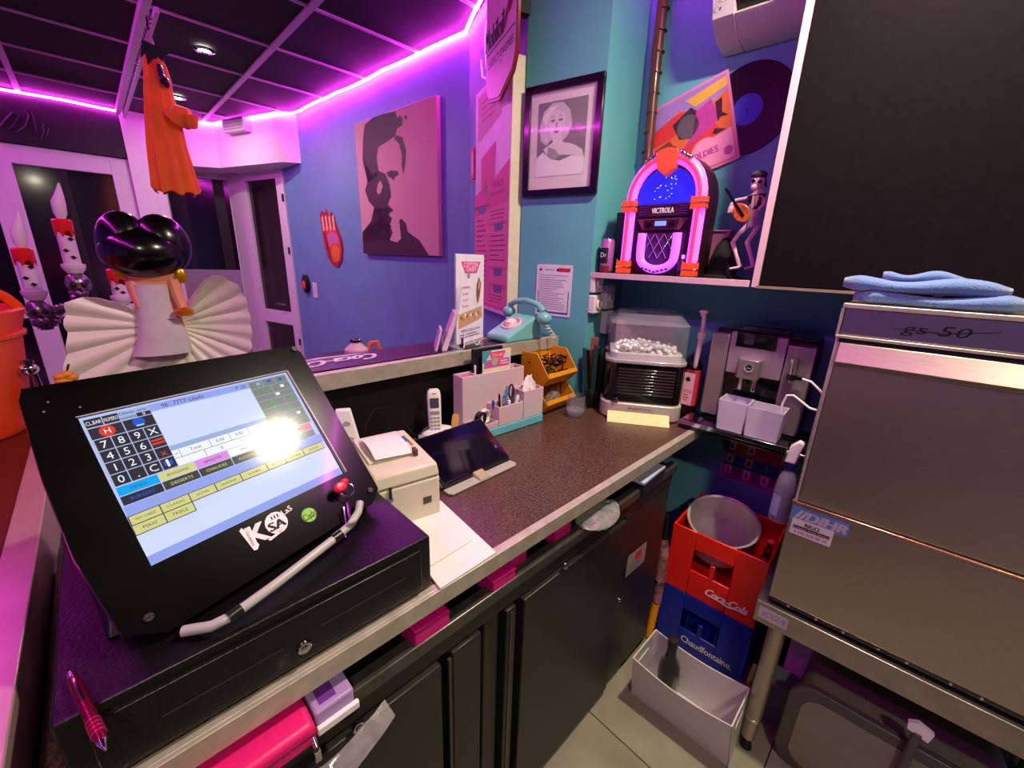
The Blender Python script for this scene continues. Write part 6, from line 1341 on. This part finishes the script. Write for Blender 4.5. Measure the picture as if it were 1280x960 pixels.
g = G().box(0, W, 0, D, 0, .004); g.rings(wall(A[0], A[1], T_[0], T_[1], .10, (0, -1, 0))); g.rings(wall(A[2], A[3], T_[2], T_[3], .10, (0, 1, 0)))
obj('side', g, BIN, k, sharp=50)
g = G()
def endwall(x_, s_):
    lo0, lo1, hi0, hi1 = Vector(A[0 if s_ < 0 else 1]), Vector(A[3 if s_ < 0 else 2]), Vector(T_[0 if s_ < 0 else 1]), Vector(T_[3 if s_ < 0 else 2])
    def pt(u_, v_): return lo0.lerp(lo1, u_)*(1-v_)+hi0.lerp(hi1, u_)*v_
    u = [0, .25, .75, 1]; v = [0, .72, .86, 1]
    for i in range(3):
        for j in range(3):
            if i == 1 and j == 1: continue
            q = [pt(u[i], v[j]), pt(u[i+1], v[j]), pt(u[i+1], v[j+1]), pt(u[i], v[j+1])]; off = Vector((-s_*w_, 0, 0)); g.hexa([tuple(p) for p in q], [tuple(p+off) for p in q])
endwall(0, -1); endwall(W, 1); obj('end', g, BIN, k)
g = G(); rim = [Vector(T_[0]), Vector(T_[1])]
k = thing('green_bottle', 'dark green wine bottle standing in the white box', 'bottle', Fr(Fr((1.105, .452, .006), -87).w(.095, .070, 0), 0))
tilt = Matrix.Rotation(math.radians(-5), 4, 'Y'); obj('bottle', G(tilt).lathe([(.001, .004), (.034, .003), (.037, .012), (.037, .14), (.032, .175), (.016, .215), (.014, .27), (.016, .272), (.016, .285), (.001, .286)], 28), mat('dark_green_glass', '14201a', .08, coat=.8, var=.2), k); obj('foil', G(tilt).lathe([(.0165, .255), (.0172, .288), (.001, .289)], 20), BLACK, k)
# umbrella-like duster between cabinet and crates
k = thing('feather_duster', 'pole with ribbed yellow handle and patterned brown-pink sleeve beside the cabinet', 'duster', Fr((1.378, .532, .001), 0))
g = G(); n_ = 14
g.tube([(-.012+.002*i, -.006, .0+.012*i) for i in range(n_)], [.017 if i % 2 else .0145 for i in range(n_)], 14); obj('ribbed_handle', g, mat('yellow_ribbed', 'd8900c', .4), k)
obj('sleeve', G().tube([(.016, -.006, .17), (.022, -.004, .28), (.024, 0, .40), (.02, .005, .47)], [.018, .021, .021, .012], 16), mat('brown_pink_pattern', '7c4444', .6, var=.5, scale=30, col2='b8808a'), k); obj('ring', G().tube([(.021, -.004, .262), (.022, -.004, .270)], .0235, 16), CHROME, k); obj('cap', G().tube([(.02, .004, .46), (.018, .006, .56)], [.014, .006], 12), BLACK, k)

# ================================================================ DISHWASHER AND TABLE
FDw = Fr((1.197, .150, 0), DEG)
def Dw(px, py, dy=0): return FDw.p(px, py, dy)
WD = .62
zT, zP, zD1, zS, zB = Dw(1055, 379).z, Dw(1048, 421).z, Dw(1048, 424).z, Dw(990, 625).z, Dw(962, 750).z
k = thing('dishwasher', 'tall stainless steel hood dishwasher on the steel table at the right', 'dishwasher', Fr(FDw.w(0, 0, zB), DEG))
o_ = zB
obj('casing', G().box(0, WD, .028, .50, .0, zT-o_-.004), STEEL, k, bevel=.003)
obj('control_panel', G().box(.006, WD-.006, .004, .028, zP-o_+.006, zT-o_-.010), mat('pinkish_steel_panel', 'b8a4ac', .3, 1, var=.06, scale=40, stretch=(1, 1, 10)), k, bevel=.002)
obj('panel_frame', G().box(0, WD, -.002, .028, zT-o_-.010, zT-o_).box(0, WD, -.002, .012, zP-o_-.002, zP-o_+.005).box(-.001, .005, .0, .028, zP-o_, zT-o_-.010), STEELE, k, bevel=.0015)
zl = Dw(1048, 438).z-o_; za = zP-o_-.012
g = G().prism([(.0, zS-o_+.006), (.022, zS-o_+.006), (.022, za), (-.004, za), (-.022, za-.042), (-.003, za-.052)], .012, WD-.008, 'x')
obj('door', g, STEELD, k, bevel=.001)
obj('door_gap', G().box(.008, WD-.004, .006, .03, za, zP-o_-.003), BLACK, k)
obj('door_side_edge', G().box(.004, .0105, .0, .028, zS-o_+.004, za), STEELE, k, bevel=.001)
obj('seam_edge', G().box(.0, WD, -.006, .010, zS-o_-.004, zS-o_+.003), mat('copper_tinted_steel', 'd8a890', .25, .9), k, bevel=.0015)
obj('lower_panel', G().box(.002, WD-.002, -.002, .028, .016, zS-o_-.005), STEELD, k, bevel=.002)
obj('lower_gap', G().box(.004, WD-.004, .004, .03, .001, .015), BLACK, k)
g = G()
for i in range(9): g.ell((.05+i*.062+.01*math.sin(i*3), .002, .008), .0035, nu=8, nv=5)
obj('rivet', g, STEELE, k)
FD2 = Fr(FDw.w(0, 0, o_), DEG)
def dwp(pxs, d): q = FD2.p(*pxs, d); return q
s0 = dwp((985, 650), -.002); s1 = dwp((1060, 668), -.002)
P = PR((.004, -.002, zS-o_-.010), (.125, -.002, zS-o_-.010), (.004, -.002, zS-o_-.050), (0, -1, 0), .0006)
P.poly([(0, .0), (.97, .0), (1, .5), (.97, 1), (.0, 1), (.0, .5)], 0, 0); P.t('//DIHR', .52, .5, .62, 1, 1, width=.88, bold=.08, shear=.2); obj('maker_badge', P, [mat('pale_blue_badge', '5f84b8', .4), mat('badge_silver', 'c8c4c0', .4)], k)
P = PR((.010, -.002, zS-o_-.044), (.098, -.002, zS-o_-.044), (.010, -.002, zS-o_-.090), (0, -1, 0), .0012)
P.rect(0, 0, 1, 1, 0); P.t('RIGO', .50, .24, .24, 1, 1, width=.34, bold=.06); P.rect(.06, .40, .94, .60, 1, 1); P.t('Cuisines Froid Service', .5, .5, .12, 0, 3, width=.84); P.t('0.496 504 08 29', .5, .80, .17, 1, 1, width=.8); obj('service_label', P, [mat('label_white', 'd4ccc8', .5), INK], k)
P = PR((.09, .0035, zT-o_-.022), (.25, .0035, zT-o_-.022), (.09, .0035, zP-o_+.016), (0, -1, 0), .0006); P.t('gs 50', .42, .5, .55, 0, 1, shear=.3, width=.62); P.poly([(.0, .58), (.5, .62), (.98, .28), (.98, .31), (.5, .68), (.0, .61)], 0, 1)
obj('marker_writing', P, [INK], k)
# towel
k = thing('blue_towel', 'folded light blue towel lying on top of the dishwasher', 'towel', Fr(FDw.w(.03, .03, zT+.0005), DEG)); TOW = mat('blue_terry_cloth', '5a7cae', .95, bump=.9, scale=260, sheen=.5, var=.1)
def fold(x0, x1, y0, y1, z0, z1, ph, m=TOW, nm='fold'):
    R = []; N_ = 22
    for i in range(N_+1):
        t_ = i/N_; x = x0+(x1-x0)*t_; e = min(1, .35+6*min(t_, 1-t_)); zz = z1-z0+.006*math.sin(9*t_+ph)
        R.append([(x, (y0+y1)/2+(y1-y0)/2*e*math.copysign(abs(math.cos(a))**.5, math.cos(a))+.005*math.sin(7*t_+ph), z0+zz/2+zz/2*e**.5*math.copysign(abs(math.sin(a))**.7, math.sin(a))) for a in [2*math.pi*j/18 for j in range(18)]])
    return obj(nm, G().rings(R), m, k, sharp=80)
fold(-.02, .25, -.02, .14, 0, .028, 0); fold(-.045, .22, -.015, .12, .026, .056, 1.2); fold(.02, .16, .06, .16, .05, .070, 2)
k = thing('pebble', 'small pale round object on the dishwasher top at the right edge', 'pebble', Fr(FDw.w(.30, .06, zT+.0005), DEG)); obj('stone', G().ell((0, 0, .012), (.022, .018, .012)), mat('beige_knob', 'b09a80', .5), k)
# steel table
zt6, zt7 = zB-.003, Dw(950, 776, -.012).z
k = thing('steel_table', 'stainless steel table on tube legs carrying the dishwasher', 'table', Fr(FDw.w(-.018, -.014, 0), DEG))
obj('table_top', G().box(0, .75, 0, .56, zt6-.030, zt6-.004), STEEL, k, bevel=.002); obj('front_edge', G().box(-.002, .752, -.005, .0, zt6-.068, zt6), mat('dull_steel_edge', 'a8a09a', .36, .9, var=.12, scale=20), k, bevel=.002); obj('side_lip', G().box(-.002, .0, .0, .56, zt6-.05, zt6-.002), STEEL, k)
def leg(x, y):
    g = G().tube([(x, y, .045), (x, y, .135)], .0195, 18).tube([(x, y, .13), (x, y, zt6-.03)], .022, 18); l_ = obj('leg', g, STEELD, k); obj('leg_ring', G().tube([(x, y, .128), (x, y, .134)], .024, 18), CHROME, l_); obj('foot', G().tube([(x, y, .001), (x, y, .030), (x, y, .045)], [.018, .012, .019], 16), BLACK, l_)
leg(.058, .045); leg(.70, .045); leg(.058, .50); leg(.70, .50)
obj('side_rail', G().box(.045, .071, .07, .48, .12, .145), STEELD, k)
P = PR((.008, -.0052, zt6-.012), (.078, -.0052, zt6-.012), (.008, -.0052, zt6-.050), (0, -1, 0), .0006); P.rect(0, 0, 1, 1, 0); P.t('VOGUE', .5, .5, .5, 1, 1, width=.84, shear=.2); obj('maker_sticker', P, [mat('sticker_grey', 'b8b0ac', .5), mat('sticker_blue', '5a7ab8', .5)], k)
# tubs under the table
FU = Fr(FDw.w(.0, .02, 0), DEG)
k = thing('grey_tub', 'rounded grey-green plastic tub lying on its side under the steel table', 'tub', Fr(FU.w(.12, .04, .0), DEG))
Mt = Matrix.Translation((0, 0, .165)) @ Matrix.Rotation(math.pi/2, 4, 'X') @ Matrix.Translation((0, 0, -.02))
TUB = mat('grey_green_plastic', '6e6c5e', .4)
g = G(); rr(.0, .46, -.155, .155, -.26, .0, .06, g=g, inset=0, M=None) if False else None
def rrM(x0, x1, z0, z1, ya, yb, r, m=0, g=None, ins=0, ins0=0):
    """rounded rectangle standing upright, swept from y = ya (front) to yb"""
    g = g or G(); R = []
    for y, ii in ((ya, ins0), (yb, ins)):
        row = []
        for cx_, cz_, a0 in ((x1-r-ii, z0+r+ii, -90), (x1-r-ii, z1-r-ii, 0), (x0+r+ii, z1-r-ii, 90), (x0+r+ii, z0+r+ii, 180)):
            for i in range(7): a = math.radians(a0+90*i/6); row.append((cx_+r*math.cos(a), y, cz_+r*math.sin(a)))
        R.append(row)
    return g.rings(R)
obj('tub_body', rrM(.0, .46, .001, .30, .02, .26, .05, ins=.02), TUB, k); obj('rim', rrM(-.015, .475, -.0, .318, .0, .022, .06), mat('dark_rim_plastic', '4a483e', .4), k, bevel=.004); obj('recess', rrM(.02, .44, .03, .285, -.002, .0005, .05), mat('grey_green_inner', '7c7a68', .45), k)
k = thing('violet_box', 'dark violet plastic box with a white liner behind the grey tub', 'box', Fr(FU.w(.09, .33, .001), DEG)); obj('box', G().box(0, .52, 0, .12, 0, .44), mat('dark_violet_plastic', '2c1a34', .35), k, bevel=.02); 
k = thing('white_sheet', 'white plastic sheet edge between the violet box and grey tub', 'sheet', Fr(FU.w(.075, .315, .001), DEG)); obj('sheet', G().prism([(0, 0), (.30, 0), (.30, .28), (.12, .33), (.02, .40), (0, .40)], 0, .004, 'y'), WHITEI, k)
k = thing('small_spray', 'small clear spray bottle head hanging under the table at the lower right', 'bottle', Fr(FU.w(.36, .02, .0), DEG)); q = FU.p(1190, 930, .02); obj('bottle', G().lathe([(.001, 0), (.022, 0), (.022, .10), (.010, .13), (.010, q.z-.02), (.001, q.z-.02)], 16, c=(.0, 0, .001)), mat('smoky_plastic', '5a5458', .2, alpha=.8), k)
obj('trigger', G().prism([(-.02, q.z-.02), (.02, q.z-.03), (.025, q.z), (-.005, q.z+.012), (-.022, q.z)], -.006, .006, 'y'), WHITEI, k)
k = thing('blue_box', 'small grey-blue carton behind the front leg of the steel table', 'box', Fr(FU.w(.05, .14, .001), DEG)); obj('carton', G().box(0, .07, 0, .08, 0, .17), mat('grey_blue_carton', '5c646a', .6), k, bevel=.002)
k = thing('cardboard_box', 'low brown cardboard box on the floor behind the table leg', 'box', Fr(FU.w(-.01, .18, .001), DEG)); obj('carton', G().box(0, .055, 0, .08, 0, .085), mat('brown_cardboard', '7a6048', .8), k, bevel=.002)
# spray bottle hooked on the machine shelf
FZ = Fr((1.50, .245, 0), DEG)
def Zp(px, py): return FZ.p(px, py)
a, b, c, d = Zp(972, 648), Zp(980, 598), Zp(985, 575), Zp(992, 548)
zb3 = a.z
k = thing('spray_bottle', 'spray bottle of blue cleaner with a white trigger, hooked beside the dishwasher', 'spray bottle', Fr(FZ.w(a.x, 0, zb3), DEG))
hgt = d.z-zb3; r_ = .030
lv = Zp(975, 615).z-zb3; sh = b.z-zb3
obj('liquid', G().lathe([(.001, .002), (r_*.93, .003), (r_*.95, .01), (r_*.93, lv), (.001, lv)], 24), mat('dark_blue_liquid', '101a58', .1, coat=.6), k)
obj('bottle', G().lathe([(.001, 0), (r_, 0), (r_, .01), (r_, lv+.03), (r_*.8, sh+.01), (r_*.45, sh+.035), (r_*.45, sh+.05), (.001, sh+.05)], 24), mat('clear_bottle_plastic', 'c0b8cc', .1, alpha=.35, coat=.6), k)
tz_ = sh+.05
obj('collar', G().lathe([(.017, tz_-.012), (.017, tz_+.012), (.001, tz_+.013)], 20), mat('navy_collar', '141850', .35), k); obj('trigger_head', G().prism([(-.020, tz_+.012), (.012, tz_+.012), (.016, tz_+.05), (.022, tz_+.085), (.008, tz_+.092), (-.012, tz_+.070)], -.014, .012, 'y'), WHITEI, k, bevel=.004); obj('label', G().rings([[((r_+.0006)*math.cos(a_), (r_+.0006)*math.sin(a_), z) for a_ in [-2.6+.12*i for i in range(9)]] for z in (.02, lv)], closed=False), mat('pale_label', 'a8b4d8', .5), k)
k2 = thing('hanging_rail', 'thin steel rail under the coffee machine holding the spray bottle', 'rail', Fr((1.572, .245, .0), DEG)); q = Zp(990, 552); obj('rod', G().tube([(-.12, -.04, q.z-.05), (.22, -.04, q.z-.05)], .005, 10).tube([(-.10, -.04, q.z-.05), (-.10, .012, .872)], .004, 8).tube([(.18, -.04, q.z-.05), (.18, .012, .872)], .004, 8), STEEL, k2)
print('OBJECTS', len(bpy.data.objects), 'TRIS', sum(len(o.data.polygons) for o in bpy.data.objects if o.type == 'MESH'))
